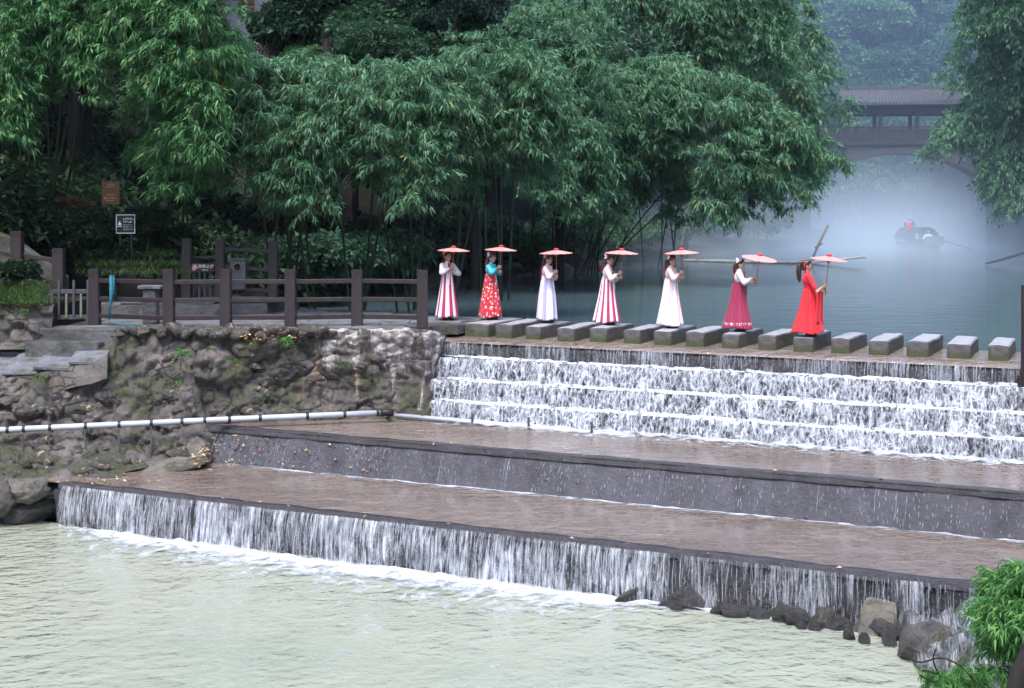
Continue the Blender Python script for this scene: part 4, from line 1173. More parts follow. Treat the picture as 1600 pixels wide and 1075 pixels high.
# near-left bamboo hanging over the entrance
bamboo('bright bamboo clump overhanging the top left corner', (-12.2, 36.5), [
    L_(32.2, .85, .35, (20, -70), (15, 30), (5, 120), (0, 200)), L_(32.0, .55, .25, (-15, 90), (5, 170), (22, 215)),
    L_(32.4, .9, .35, (100, -70), (95, 30), (75, 110)), L_(32.4, .85, .35, (150, -60), (135, 40), (120, 100)),
    L_(33.2, .8, .35, (60, -20), (90, 70), (130, 120)), L_(33.4, .6, .3, (-20, 20), (30, 110), (60, 160)),
    L_(32.2, .3, .12, (143, 95), (140, 130), (138, 158))],
    'bam', 'bamboo_leaf_near', 4.9, 1, 1.16)
bamboo('bamboo clump with a long tongue drooping toward the notice board', (-9.2, 37.0), [
    L_(32.0, .9, .4, (215, -70), (215, 20), (200, 95)), L_(31.8, .95, .35, (290, -70), (300, 20), (285, 110), (265, 160)),
    L_(31.7, .8, .3, (300, -60), (318, 40), (318, 120), (310, 190), (305, 250)), L_(32.0, .8, .35, (250, -20), (245, 60), (235, 130)),
    L_(32.6, .6, .3, (310, 10), (335, 70), (345, 130)), L_(33.0, .7, .3, (300, 90), (275, 170), (285, 240), (290, 300)), L_(34.6, .6, .3, (235, 120), (225, 190), (222, 240))],
    'bam', 'bamboo_leaf_near', 4.9, 2, 1.16)
bamboo('pale green bamboo mound below the house with drooping left tongues', (-6.3, 38.6), [
    L_(34.2, .75, .4, (360, 110), (400, 75), (440, 70), (480, 90)), L_(33.6, .85, .35, (420, 90), (395, 160), (385, 230), (390, 300)),
    L_(33.3, .85, .35, (455, 105), (445, 170), (455, 240), (465, 310)), L_(33.2, .85, .3, (500, 105), (480, 170), (490, 250), (495, 330)),
    L_(33.6, .8, .3, (380, 120), (360, 190), (350, 260)), L_(34.2, .9, .4, (470, 90), (510, 130), (540, 190)), L_(35.2, .7, .3, (420, 170), (430, 260), (425, 325))],
    'bam', 'bamboo_leaf', 4.9, 3, 1.16, 34)
bamboo('wide bamboo clump in the middle with two long pointed tongues', (-3.6, 40.0), [
    L_(34.4, .75, .4, (490, 105), (560, 92), (620, 90), (680, 85)), L_(33.5, .9, .35, (545, 105), (535, 160), (550, 215), (560, 240)),
    L_(33.2, .85, .2, (600, 100), (590, 160), (615, 230), (640, 290), (642, 332)), L_(33.4, .85, .2, (655, 95), (650, 160), (665, 230), (690, 300)),
    L_(33.8, .9, .35, (690, 110), (690, 170), (665, 220), (640, 250)), L_(34.0, .8, .35, (620, 110), (650, 150), (700, 190)), L_(35.4, .8, .35, (565, 160), (580, 230), (575, 290))],
    'bam', 'bamboo_leaf', 4.9, 4, 1.16, 34)
bamboo('rounded bamboo clump with a broad right shoulder mid picture', (-1.2, 45.0), [
    L_(35.6, .9, .4, (740, 70), (770, 60), (810, 80), (850, 120), (860, 190), (850, 230)), L_(34.8, .95, .4, (735, 75), (735, 140), (720, 195), (700, 230)),
    L_(35.0, .95, .4, (780, 75), (785, 140), (790, 190), (815, 225)), L_(35.2, .85, .4, (820, 95), (835, 160), (845, 220)),
    L_(35.4, .8, .35, (760, 120), (750, 190), (745, 240)), L_(36.5, .9, .35, (800, 150), (815, 230), (835, 280)), L_(36.8, .8, .3, (740, 180), (725, 250), (715, 305))],
    'bam', 'bamboo_leaf', 4.9, 5, 1.16, 22)
# bamboo farther along the bank
bamboo('arching bamboo clump over the river with a long hanging tongue', (3.0, 62.0), [
    L_(51, 1.3, .7, (900, 140), (960, 115), (1030, 105), (1090, 120)), L_(50, 1.2, .6, (960, 130), (940, 180), (945, 240)), L_(50, 1.2, .6, (1000, 130), (985, 190), (990, 240)),
    L_(50, 1.3, .6, (1050, 130), (1030, 180), (1025, 215)), L_(50, 1.3, .4, (1080, 140), (1100, 190), (1125, 250), (1115, 300), (1122, 340)),
    L_(51, 1.3, .5, (1110, 140), (1160, 180), (1190, 230), (1195, 300)), L_(51, 1.2, .5, (1130, 150), (1210, 190), (1260, 225), (1300, 250)), L_(52, 1.3, .6, (1150, 190), (1230, 230), (1285, 270)),
    L_(53, 1.3, .7, (1000, 180), (1050, 230), (1060, 280)), L_(55, 1.3, .5, (990, 200), (985, 260), (980, 315)), L_(55, 1.2, .5, (1070, 230), (1060, 290), (1065, 335)), L_(54, 1.2, .5, (1160, 240), (1155, 290), (1150, 325)), L_(56, 1.3, .6, (1230, 250), (1235, 290), (1240, 320))],
    'bam_mid', 'bamboo_leaf', 3.3, 6, 1.06)
bamboo('dark bamboo clump standing between middle clump and river arch', (1.0, 56.0), [
    L_(48, 1.4, .7, (880, 20), (890, 90), (880, 160)), L_(47, 1.2, .5, (870, 120), (900, 190), (905, 260), (900, 330)), L_(47.5, 1.2, .5, (925, 60), (935, 140), (920, 230), (910, 300)),
    L_(48, 1.2, .6, (850, 40), (870, 110), (860, 200)), L_(50, 1.2, .5, (940, 230), (945, 290), (950, 340)), L_(46, 1.0, .4, (830, 200), (850, 260), (860, 310))],
    'bam_mid', 'bamboo_leaf', 4.0, 7)
bamboo('tall bamboo above the river arch reaching the top edge', (7.5, 70.0), [
    L_(58, 2.0, 1.0, (960, -60), (980, 20), (960, 90)), L_(58, 2.0, 1.0, (1040, -60), (1060, 20), (1050, 100)), L_(57, 1.7, .8, (1110, -50), (1090, 40), (1110, 110)), L_(58, 2.0, 1.0, (1150, -60), (1180, 20), (1190, 100)),
    L_(59, 2.0, 1.0, (1000, 60), (1010, 120), (1000, 170))],
    'bam_mid', 'bamboo_leaf', 2.6, 8, 1.25)
bamboo('hazy bamboo clump leaning toward the covered bridge', (11.5, 88.0), [
    L_(66, 1.9, 1.0, (1140, 40), (1190, 80), (1215, 150), (1225, 220)), L_(67, 1.8, .9, (1180, 70), (1225, 130), (1245, 200)), L_(70, 2.0, 1.0, (1160, -50), (1215, 10), (1250, 60), (1270, 120)),
    L_(68, 1.8, .9, (1190, 130), (1215, 210), (1215, 275)), L_(76, 1.5, .8, (1240, 80), (1275, 105), (1300, 125)), L_(78, 1.2, .6, (1270, 150), (1300, 160), (1310, 180)), L_(74, 1.3, .6, (1230, 170), (1255, 220), (1265, 265))],
    'bam_far', 'bamboo_leaf', 1.15, 9, 1.0)
# right bank
bamboo('drooping bamboo on the right bank in front of the bridge end', (33.5, 84.0), [
    L_(74, 1.9, .7, (1650, 20), (1580, 90), (1535, 150), (1490, 200), (1462, 232)), L_(75, 2.0, 1.0, (1640, -60), (1560, 10), (1520, 80), (1500, 120)),
    L_(73, 2.0, .8, (1670, 120), (1620, 190), (1590, 260), (1565, 320)), L_(74, 1.9, 1.0, (1580, 130), (1540, 190), (1510, 220)), L_(72, 2.2, 1.2, (1660, 200), (1620, 280), (1605, 330)), L_(73, 1.6, .8, (1590, 220), (1570, 260), (1555, 290))],
    'bam_far', 'bamboo_leaf', 1.4, 10, 0.9, 0, 'trees on the right bank')
bamboo('dark leafy bamboo filling the upper right corner', (37.0, 82.0), [
    L_(70, 2.4, 1.4, (1680, -90), (1600, -20), (1560, 60)), L_(71, 2.4, 1.4, (1680, 20), (1620, 100), (1600, 170)), L_(72, 2.2, 1.2, (1590, -80), (1560, -20), (1535, 40)), L_(73, 2.2, 1.3, (1680, 90), (1610, 150), (1590, 220))],
    'bam_far', 'broad_leaf', 1.4, 12, 0.9, 0, 'trees on the right bank')

# ------------------------------------------------------------------ trees
def tree_form(seed, h, rx, kind, n, mat):
    r = np.random.default_rng(seed)
    cl = []; limbs = []
    for k in range(9):
        a = r.uniform(0, 6.28); e = r.uniform(-0.1, 1.0); rr2 = rx * r.uniform(0.45, 0.9)
        c = np.array([math.cos(a) * rr2 * math.cos(e), math.sin(a) * rr2 * math.cos(e), h * 0.6 + math.sin(e) * h * 0.32]); cl.append((c, rx * r.uniform(0.35, 0.55))); limbs.append(c)
    q, az_ = [], []
    for c, rad in cl:
        m_ = n // len(cl); d = r.normal(size=(m_, 3)); d /= np.linalg.norm(d, axis=1, keepdims=True); d[:, 2] = d[:, 2] * 0.8 + 0.1
        q.append(c + d * rad * r.uniform(0.5, 1, m_)[:, None] ** 0.6); az_.append(np.arctan2(d[:, 1], d[:, 0]))
    q = np.concatenate(q); az_ = np.concatenate(az_)
    quads = stamp(kind, q, az_, r.uniform(0.8, 1.25, len(q)), r)
    crown = np_mesh('crown', quads.reshape(-1, 3), np.arange(len(quads) * 4).reshape(-1, 4)); crown.materials.append(mat)
    b = MB(); b.tube(catmull([(0, 0, -1), (0.1, 0, h * 0.3), (0, 0.1, h * 0.62), (0, 0, h * 0.85)], 3), [h * 0.02 * (1 - 0.075 * i) for i in range(10)], 8)
    for c in limbs[:6]: b.tube(catmull([(0, 0, h * 0.35), tuple(c * 0.5 + np.array([0, 0, h * 0.2])), tuple(c)], 3), [h * 0.012 * (1 - 0.12 * i) for i in range(7)], 5)
    tr = b.mesh('trunk'); tr.materials.append(M['bark'])
    return crown, tr
FAR = [tree_form(500 + i, 11, 4.2, 'broad_far', 330, M['broad_leaf']) for i in range(4)]
MIDT = [tree_form(520 + i, 8, 3.2, 'broad', 620, M['broad_leaf']) for i in range(3)]
NEART = [tree_form(540 + i, 11, 4.2, 'broad', 640, M['broad_leaf']) for i in range(3)]
def tree(forms, i, x, y, s, label, group, z=None, rz=0.0, name='tree'):
    zz = float(ground_z(np.array([x]), np.array([y]))[0]) if z is None else z
    root = empty(name, (x, y, zz - 0.2), rz); root.scale = (s, s, s); tag(root, label, 'tree', group)
    c, t = forms[i % len(forms)]
    link('crown', c, None, root); link('trunk', t, None, root)
    return root
rt = random.Random(21)
# wooded slopes behind the bamboo on the left bank
spots = []
for k in range(900):
    y = rt.uniform(44, 150); x = float(lerp_tab(y, LEFT)) - rt.uniform(4.0, 26)
    px = 800 + x / y * K
    if not (480 < px < 1420): continue
    if all((x - a) ** 2 + (y - b) ** 2 > 4.2 ** 2 for a, b in spots): spots.append((x, y))
    if len(spots) >= 40: break
for k, (x, y) in enumerate(spots):
    tree(FAR if y > 62 else NEART, k, x, y, rt.uniform(0.75, 1.15), 'leafy green tree on the wooded slope behind the bamboo', 'trees on the left slope', None, rt.uniform(0, 6))
spots = []
for k in range(900):
    y = rt.uniform(78, 150); x = float(lerp_tab(y, RIGHT)) + rt.uniform(1.5, 22)
    px = 800 + x / y * K
    if not (1380 < px < 1680): continue
    if all((x - a) ** 2 + (y - b) ** 2 > 4.4 ** 2 for a, b in spots): spots.append((x, y))
    if len(spots) >= 24: break
for k, (x, y) in enumerate(spots):
    tree(FAR, k + 1, x, y, rt.uniform(0.7, 1.1), 'hazy leafy tree on the right side of the gorge', 'trees on the right slope', None, rt.uniform(0, 6))
spots = []
for k in range(6000):
    y = rt.uniform(150, 250); px = rt.uniform(1230, 1600); x = (px - 800) * y / K
    if all((x - a) ** 2 + (y - b) ** 2 > 3.9 ** 2 for a, b in spots): spots.append((x, y))
    if len(spots) >= 170: break
for k, (x, y) in enumerate(spots):
    tree(FAR, k + 2, x, y, rt.uniform(0.7, 1.15), 'pale misty tree on the far end of the gorge', 'far misty trees', None, rt.uniform(0, 6))
# dark trees overhead and behind the near bamboo: they roof the shade under the canopy
for k, (x, y, s) in enumerate(((-16, 41, 1.15), (-13.4, 42.5, 1.1), (-11.5, 49, 1.2), (-1.2, 49, 1.0), (1.8, 54, 1.1), (-14.5, 47, 1.2), (-7.5, 51, 1.2), (-20, 38, 1.1), (-17.5, 36.5, 0.95))):
    tree(NEART, k, x, y, s, ['dark leafy tree above the entrance at top left', 'dark leafy tree behind the notice board', 'dark tree behind the pale bamboo mound', 'dark tree rising behind the middle bamboo', 'dark tree behind the rounded bamboo clump', 'dark tree high on the bank behind the house', 'dark tree high above the middle bamboo', 'dark tree past the left edge of the canopy', 'dark tree leaning over the grassy bank'][k], 'dark trees behind the bamboo', None, k * 1.3)
# small leafy trees near the top centre
for k, (px, py, Y, s, lab) in enumerate(((480, 110, 42, 0.28, 'small green tree beside the bare trunk near the top'), (600, 115, 41, 0.38, 'broad-leaved small tree above the middle bamboo'), (700, 90, 43, 0.6, 'dark small tree above the rounded bamboo clump'))):
    p = W(px, py, Y); tree(MIDT, k, p.x, p.y, s, lab, None, p.z - 1.2, k)
b = MB(); p0 = W(517, 110, 41.5); p1 = W(522, -60, 42.5)
b.tube(catmull([p0 - Vector((0, 0, 1.5)), p0, p0.lerp(p1, 0.5) + Vector((-0.12, 0, 0)), p1], 5), [0.32 - 0.008 * i for i in range(16)], 10)
tk = empty('tree', p0 - Vector((0, 0, 1.5))); tag(tk, 'bare dark trunk rising past the top edge', 'tree')
o = b.build('trunk', M['bark'], tk, smooth=True); o.matrix_parent_inverse = Matrix.Translation(-tk.location)
rr9 = np.random.default_rng(4); pc = np.array(list(p1)) + rr9.normal(0, 1, (160, 3)) * np.array([1.4, 1.4, 0.9]) + np.array([0, 0, 1.5])
foliage('crown', stamp('broad', pc, rr9.uniform(0, 6, 160), np.ones(160), rr9), M['broad_leaf'], tk, Matrix.Translation(-tk.location))

# ------------------------------------------------------------------ shrubs, ferns, grass
def shrub(name, label, px, py, Y, rx, rz, n, mat, seed, group=None, kind='bush', cat='shrub'):
    r = np.random.default_rng(seed); c = W(px, py, Y)
    root = empty(name, c - Vector((0, 0, rz))); tag(root, label, cat, group)
    d = r.normal(size=(n, 3)); d /= np.linalg.norm(d, axis=1, keepdims=True); d[:, 2] = d[:, 2] * 0.8 + 0.12
    q = np.array(list(c)) + d * np.array([rx, rx * 0.8, rz]) * (r.uniform(0.35, 1, n)[:, None] ** 0.5) * (1 + 0.25 * vnoise(d * 2.5 + seed, seed))[:, None]
    inv = Matrix.Translation(-root.location)
    foliage('foliage', stamp(kind, q, np.arctan2(d[:, 1], d[:, 0]), r.uniform(0.7, 1.3, n), r), M[mat], root, inv)
    for k in range(4):
        b = MB(); e = c + Vector(q[k]) * 0 + Vector((r.uniform(-.6, .6) * rx, r.uniform(-.5, .5) * rx, rz * 0.4))
        b.tube([c - Vector((r.uniform(-.1, .1), 0, rz * 1.05)), c.lerp(e, 0.4), e], [0.025, 0.018, 0.008], 5); o = b.build('stem', M['bark'], root); o.matrix_parent_inverse = inv
    return root
shrub('shrub', 'red-tipped shrub beside the brown sign', 95, 335, 35.2, 0.6, 0.45, 260, 'red_leaf', 1)
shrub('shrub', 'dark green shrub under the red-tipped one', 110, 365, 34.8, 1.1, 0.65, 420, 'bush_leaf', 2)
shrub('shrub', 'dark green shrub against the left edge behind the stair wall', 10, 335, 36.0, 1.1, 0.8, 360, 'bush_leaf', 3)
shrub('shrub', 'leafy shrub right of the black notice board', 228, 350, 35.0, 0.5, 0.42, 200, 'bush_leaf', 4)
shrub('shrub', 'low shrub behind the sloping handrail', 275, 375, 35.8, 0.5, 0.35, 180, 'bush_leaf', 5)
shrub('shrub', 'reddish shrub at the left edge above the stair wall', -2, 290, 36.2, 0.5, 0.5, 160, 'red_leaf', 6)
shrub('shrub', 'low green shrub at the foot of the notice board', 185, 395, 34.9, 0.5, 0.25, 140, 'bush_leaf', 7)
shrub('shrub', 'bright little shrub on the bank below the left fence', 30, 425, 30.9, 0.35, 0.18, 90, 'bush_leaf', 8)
shrub('shrub', 'green shrub hanging on the brown cliff near the top', 455, 45, 42.4, 1.0, 0.7, 120, 'broad_leaf', 61, None, 'broad')
shrub('shrub', 'dark green shrub right of the bare trunk on the cliff', 565, 50, 42.2, 1.0, 0.9, 140, 'broad_leaf', 62, None, 'broad')
shrub('shrub', 'leafy shrub growing at the top edge above the cliff', 490, 0, 42.4, 0.9, 0.6, 110, 'broad_leaf', 63, None, 'broad')
# bank undergrowth across the river behind the people
for k, (px, py, Y, rx, rz) in enumerate(((715, 400, 54, 1.3, .8), (750, 375, 57, 1.6, 1.1), (800, 385, 60, 1.7, 1.0), (845, 380, 62, 1.6, 1.1), (885, 365, 66, 1.8, 1.2), (930, 375, 70, 1.8, .9), (980, 365, 74, 1.8, 1.0), (1040, 360, 80, 2.0, 1.1), (1110, 350, 88, 2.2, 1.2), (1180, 345, 94, 2.3, 1.4), (660, 400, 50, 1.2, .8), (600, 400, 47, 1.3, .8), (540, 405, 44, 1.2, .8), (480, 410, 41, 1.0, .7))):
    shrub('shrub', 'dark undergrowth shrub on the far bank of the river', px, py, Y, rx, rz, 110, 'broad_leaf', 30 + k, 'undergrowth along the river bank', 'broad')
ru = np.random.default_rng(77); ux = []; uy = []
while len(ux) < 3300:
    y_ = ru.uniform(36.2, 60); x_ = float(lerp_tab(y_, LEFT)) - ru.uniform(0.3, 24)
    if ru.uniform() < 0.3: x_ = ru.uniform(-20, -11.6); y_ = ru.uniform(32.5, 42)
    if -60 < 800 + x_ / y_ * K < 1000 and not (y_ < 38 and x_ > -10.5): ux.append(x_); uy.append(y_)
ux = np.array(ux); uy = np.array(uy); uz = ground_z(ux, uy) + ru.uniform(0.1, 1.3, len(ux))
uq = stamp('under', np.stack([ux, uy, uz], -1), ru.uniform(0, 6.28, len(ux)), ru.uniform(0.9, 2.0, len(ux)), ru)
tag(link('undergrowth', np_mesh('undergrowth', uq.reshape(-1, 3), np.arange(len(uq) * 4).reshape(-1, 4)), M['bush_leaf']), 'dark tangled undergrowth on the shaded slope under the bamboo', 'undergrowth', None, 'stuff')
def blades(name, label, pts, n, h, w, mat, seed, spread=0.12, cat='plant', kind=None, group=None):
    r = np.random.default_rng(seed); P = np.array([list(p) for p in pts]); root = empty(name, P.mean(0)); tag(root, label, cat, group, kind)
    base = P[r.integers(0, len(P), n)] + r.normal(0, spread, (n, 3)) * np.array([1, 1, 0.15])
    d = r.normal(0, 0.6, (n, 3)); d[:, 2] = r.uniform(0.4, 1.2, n)
    foliage('blades', leaf_quads(base, d, h * r.uniform(0.5, 1.2, n), np.full(n, w), r), M[mat], root, Matrix.Translation(-root.location))
blades('grass', 'tufted bright grass on the bank below the left fence', [W(x, y, 30.3 + (470 - y) * 0.02) for x in range(-10, 68, 6) for y in (447, 456, 465, 473)], 5200, 0.17, 0.014, 'grass', 1, 0.14, 'grass', 'stuff')
blades('grass', 'dry thin grass on the slope below the notice board', [W(x, y, 33.6 + (430 - y) * 0.04) for x in range(140, 300, 8) for y in (400, 415, 428)], 2600, 0.2, 0.014, 'grass', 2, 0.25, 'grass', 'stuff')
def fern(label, px, py, Y, n, L, mat='grass', seed=0):
    c = W(px, py, Y); root = empty('fern', c); tag(root, label, 'fern'); r = np.random.default_rng(seed)
    for k in range(n):
        a = r.uniform(-2.6, -0.5) if k % 2 else r.uniform(0, 6.28); e = r.uniform(0.1, 0.9); ln = L * r.uniform(0.6, 1.1)
        bs, ds = [], []
        d0 = np.array([math.cos(a) * math.cos(e), math.sin(a) * math.cos(e), math.sin(e)])
        sd = np.cross(d0, [0, 0, 1.0])
        for j in range(9):
            t = ln * (j + 1) / 9; p = d0 * t - np.array([0, 0, t * t * 1.1 / L])
            for s in (-1, 1): bs.append(p); ds.append(d0 * 0.5 + sd * s - np.array([0, 0, 0.3]))
        bs, ds = np.array(bs), np.array(ds); n_ = len(bs)
        Ls = np.array([0.3 * L * (1 - 0.75 * abs(j - 3) / 9) for j in range(9) for _ in (0, 1)])
        foliage('frond', leaf_quads(bs, ds, Ls, Ls * 0.35, r), M[mat], root)
for k, (lab, px, py, Y, n, L) in enumerate((('fern under the middle fence post with bright fronds', 446, 528, 29.75, 8, 0.28), ('star-shaped fern hanging on the stained wall', 538, 568, 29.75, 10, 0.26), ('fern on the wall below the third fence post', 362, 560, 29.5, 8, 0.24),
        ('fern near the crack below the second fence post', 283, 548, 29.3, 8, 0.3), ('small fern lower beside the crack', 277, 596, 29.1, 6, 0.16), ('broad-leaved fern on the rubble wall beside the gate', 40, 486, 29.6, 8, 0.28), ('small fern low on the rock wall near the pipe', 412, 622, 29.5, 7, 0.2), ('fern on the wall top near the second fence post', 330, 545, 29.5, 6, 0.2), ('pale fern on the mossy slope below the path', 60, 588, 28.8, 7, 0.25), ('tiny fern above the pipe at middle wall', 352, 632, 29.1, 6, 0.2))):
    fern(lab, px, py, Y, n, L, 'bright_leaf' if k in (0, 3, 4) else 'grass', k)
# fallen leaves
def litter(name, label, pts, s, cols, seed):
    r = np.random.default_rng(seed); P = np.array([list(p) for p in pts]); n = len(P)
    d = r.normal(size=(n, 3)); d[:, 2] *= 0.15
    foliage_o = leaf_quads(P, d, s * r.uniform(0.6, 1.3, n), s * 0.45 * r.uniform(0.6, 1.2, n), r, 0.1)
    o = link(name, np_mesh(name, foliage_o.reshape(-1, 3), np.arange(n * 4).reshape(-1, 4)), cols); return tag(o, label, 'leaf litter', None, 'stuff')
def litter_mat():
    t = NT('litter'); g = t.node('ShaderNodeNewGeometry')
    t.setb(Base_Color=t.ramp(g.outputs['Random Per Island'], [(0, (0.3, 0.1, 0.05)), (0.4, (0.36, 0.22, 0.13)), (0.7, (0.5, 0.4, 0.3)), (0.93, (0.55, 0.42, 0.05)), (1.0, (0.5, 0.2, 0.03))]), Roughness=0.7); return t.m
M['litter'] = litter_mat()
r5 = np.random.default_rng(8)
pl = []
for k in range(150):
    a = -3.4 + r5.exponential(2.2); t = r5.uniform(0, 1); pl.append(D(a, -3.86 - 0.3 * t - 0.02, 1.40 - 0.66 * t))
for k in range(34): pl.append(D(r5.uniform(-3, 12), r5.choice([-3.72, -6.98]) + r5.normal(0, 0.04), 0) + Vector((0, 0, 0)))
for q in pl[150:]: q.z = 1.53 if (q - O).dot(V) > -5 else 0.83
for k in range(60): pl.append(G(318 + r5.normal(0, 7), 705 + r5.normal(0, 12), 1.2))
for k in range(60): pl.append(G(150 + r5.normal(0, 50), 748 + r5.normal(0, 5), 0.86))
litter('leaf_litter', 'fallen leaves on the sloped weir face and ledges', pl, 0.085, M['litter'], 2)
pl = [W(x, y, 29.85) - Vector((0, 0.1, 0)) for x, y in zip(r5.uniform(380, 470, 110), r5.normal(525, 7, 110))] + [W(x, y, 30.3) for x, y in zip(r5.uniform(20, 75, 60), r5.normal(476, 2, 60))]
litter('leaf_litter', 'dry leaves along the wall top and bank edge', pl, 0.08, M['litter'], 3)
pl = [Vector(rg[int(i_), int(j_)]) + Vector((0, 0, 0.06)) for i_, j_ in zip(r5.integers(5, 40, 14), r5.integers(5, 35, 14))]
litter('leaf_litter', 'scattered yellow leaves on the rocks at lower right', pl, 0.09, M['litter'], 4)

# bright green plant in the lower right corner, with trunk and twigs
cp = empty('leafy_plant', G(1590, 1120, 0.0)); tag(cp, 'bright green narrow-leaved plant filling the lower right corner', 'plant'); cinv = Matrix.Translation(-cp.location)
r6 = np.random.default_rng(15); cen, azs = [], []
for k in range(430):
    px = 1640 - abs(r6.normal(0, 70)); py = r6.uniform(885, 1015)
    lim = 1542 + r6.normal(0, 12) + (abs(py - 945) * 0.75 if py < 945 else (py - 945) * 0.25)
    if px < lim: continue
    cen.append(list(W(px, py, 15.2 + r6.normal(0, 0.45)))); azs.append(math.pi + r6.normal(0.5, 0.9))
TUFT['near'] = [bamboo_tuft(600 + i, 0.13, 0.02, 6, 4, 5, 0.28) for i in range(8)]
cen = np.array(cen)
foliage('foliage', stamp('near', cen, np.array(azs), r6.uniform(0.7, 1.1, len(cen)), r6), M['bright_leaf'], cp, cinv)
for k in range(6):
    b = MB(); q = Vector(cen[k * 9]); b.tube(catmull([cp.location + Vector((0.2, 0, -0.3)), cp.location.lerp(q, 0.5) + Vector((0.2, 0, 0.3)), q], 4), [0.02 - 0.0018 * i for i in range(9)], 6); o = b.build('stem', M['culm'], cp, smooth=True); o.matrix_parent_inverse = cinv
cp2 = empty('leafy_plant', G(1530, 1100, 0.0)); tag(cp2, 'small sprouting plant with star-like leaves at the bottom edge', 'plant'); c2 = Matrix.Translation(-cp2.location)
cen = np.array([list(W(x, y, 14.6 + r6.normal(0, 0.15))) for x, y in zip(r6.uniform(1455, 1575, 30), r6.normal(1062, 9, 30))])
foliage('foliage', stamp('near', cen, r6.uniform(0, 6.3, 30), r6.uniform(0.6, 0.9, 30), r6), M['bright_leaf'], cp2, c2)
tw = empty('bare_twig', W(1490, 1090, 14.4)); tag(tw, 'thin bare dark twig reaching over the water at the bottom edge', 'twig')
for pp_ in ([(1525, 1065), (1500, 1040), (1470, 1028), (1440, 1035), (1425, 1030)], [(1500, 1080), (1480, 1060), (1455, 1050), (1440, 1048)], [(1490, 1085), (1465, 1050), (1458, 1030), (1462, 1015)], [(1480, 1075), (1450, 1062), (1438, 1055)]):
    b = MB(); b.tube(catmull([W(x, y, 14.4) for x, y in pp_], 3), 0.009, 5); o = b.build('branch', M['bark'], tw); o.matrix_parent_inverse = Matrix.Translation(-tw.location)
tq = empty('tree', W(1590, 1110, 13.6)); tag(tq, 'grey leaning trunk cut by the lower right corner', 'tree')
b = MB(); b.tube(catmull([W(1575, 1130, 13.6), W(1596, 1050, 13.6), W(1625, 980, 13.7), W(1660, 880, 13.8)], 4), [0.11, 0.105, 0.1, 0.1, 0.095, 0.09, 0.09, 0.085, 0.08, 0.08, 0.07, 0.07, 0.06], 10); o = b.build('trunk', M['bark'], tq, smooth=True); o.matrix_parent_inverse = Matrix.Translation(-tq.location)

# ------------------------------------------------------------------ people
def ellipsoid(mb, c, r, M3=None, seg=14, rings=9):
    v, f = [], []
    c = Vector(c)
    for i in range(rings + 1):
        th = math.pi * i / rings
        for k in range(seg):
            a = 2 * math.pi * k / seg
            p = Vector((r[0] * math.sin(th) * math.cos(a), r[1] * math.sin(th) * math.sin(a), r[2] * math.cos(th)))
            v.append((M3 @ p if M3 else p) + c)
    for i in range(rings):
        for k in range(seg):
            k2 = (k + 1) % seg
            f.append((i * seg + k, (i + 1) * seg + k, (i + 1) * seg + k2, i * seg + k2))
    mb.add(v, f)
def capsule(mb, p, q, r0, r1, seg=12):
    p, q = Vector(p), Vector(q); d = (q - p); L = d.length; d = d / L
    pts, rad = [], []
    for i in range(5): a = math.pi / 2 * (1 - i / 4); pts.append(p - d * r0 * math.sin(a)); rad.append(max(r0 * math.cos(a), 1e-4))
    for i in range(1, 5): a = math.pi / 2 * i / 4; pts.append(q + d * r1 * math.sin(a)); rad.append(max(r1 * math.cos(a), 1e-4))
    mb.tube(pts, rad, seg)
def fuse(mb, voxel, smooth=4, m=None, name='body'):
    me = mb.mesh('tmp'); bm = bmesh.new(); bm.from_mesh(me)
    bmesh.ops.recalc_face_normals(bm, faces=bm.faces[:]); bm.to_mesh(me); bm.free()
    o = bpy.data.objects.new('tmp', me); C.objects.link(o)
    rm = o.modifiers.new('r', 'REMESH'); rm.mode = 'VOXEL'; rm.voxel_size = voxel
    sm = o.modifiers.new('s', 'SMOOTH'); sm.iterations = smooth; sm.factor = 0.5
    dg = bpy.context.evaluated_depsgraph_get()
    out = bpy.data.meshes.new_from_object(o.evaluated_get(dg))
    bpy.data.objects.remove(o); bpy.data.meshes.remove(me)
    out.name = name; out.materials.clear()
    if m: out.materials.append(m)
    out.polygons.foreach_set('use_smooth', np.ones(len(out.polygons), bool))
    return out

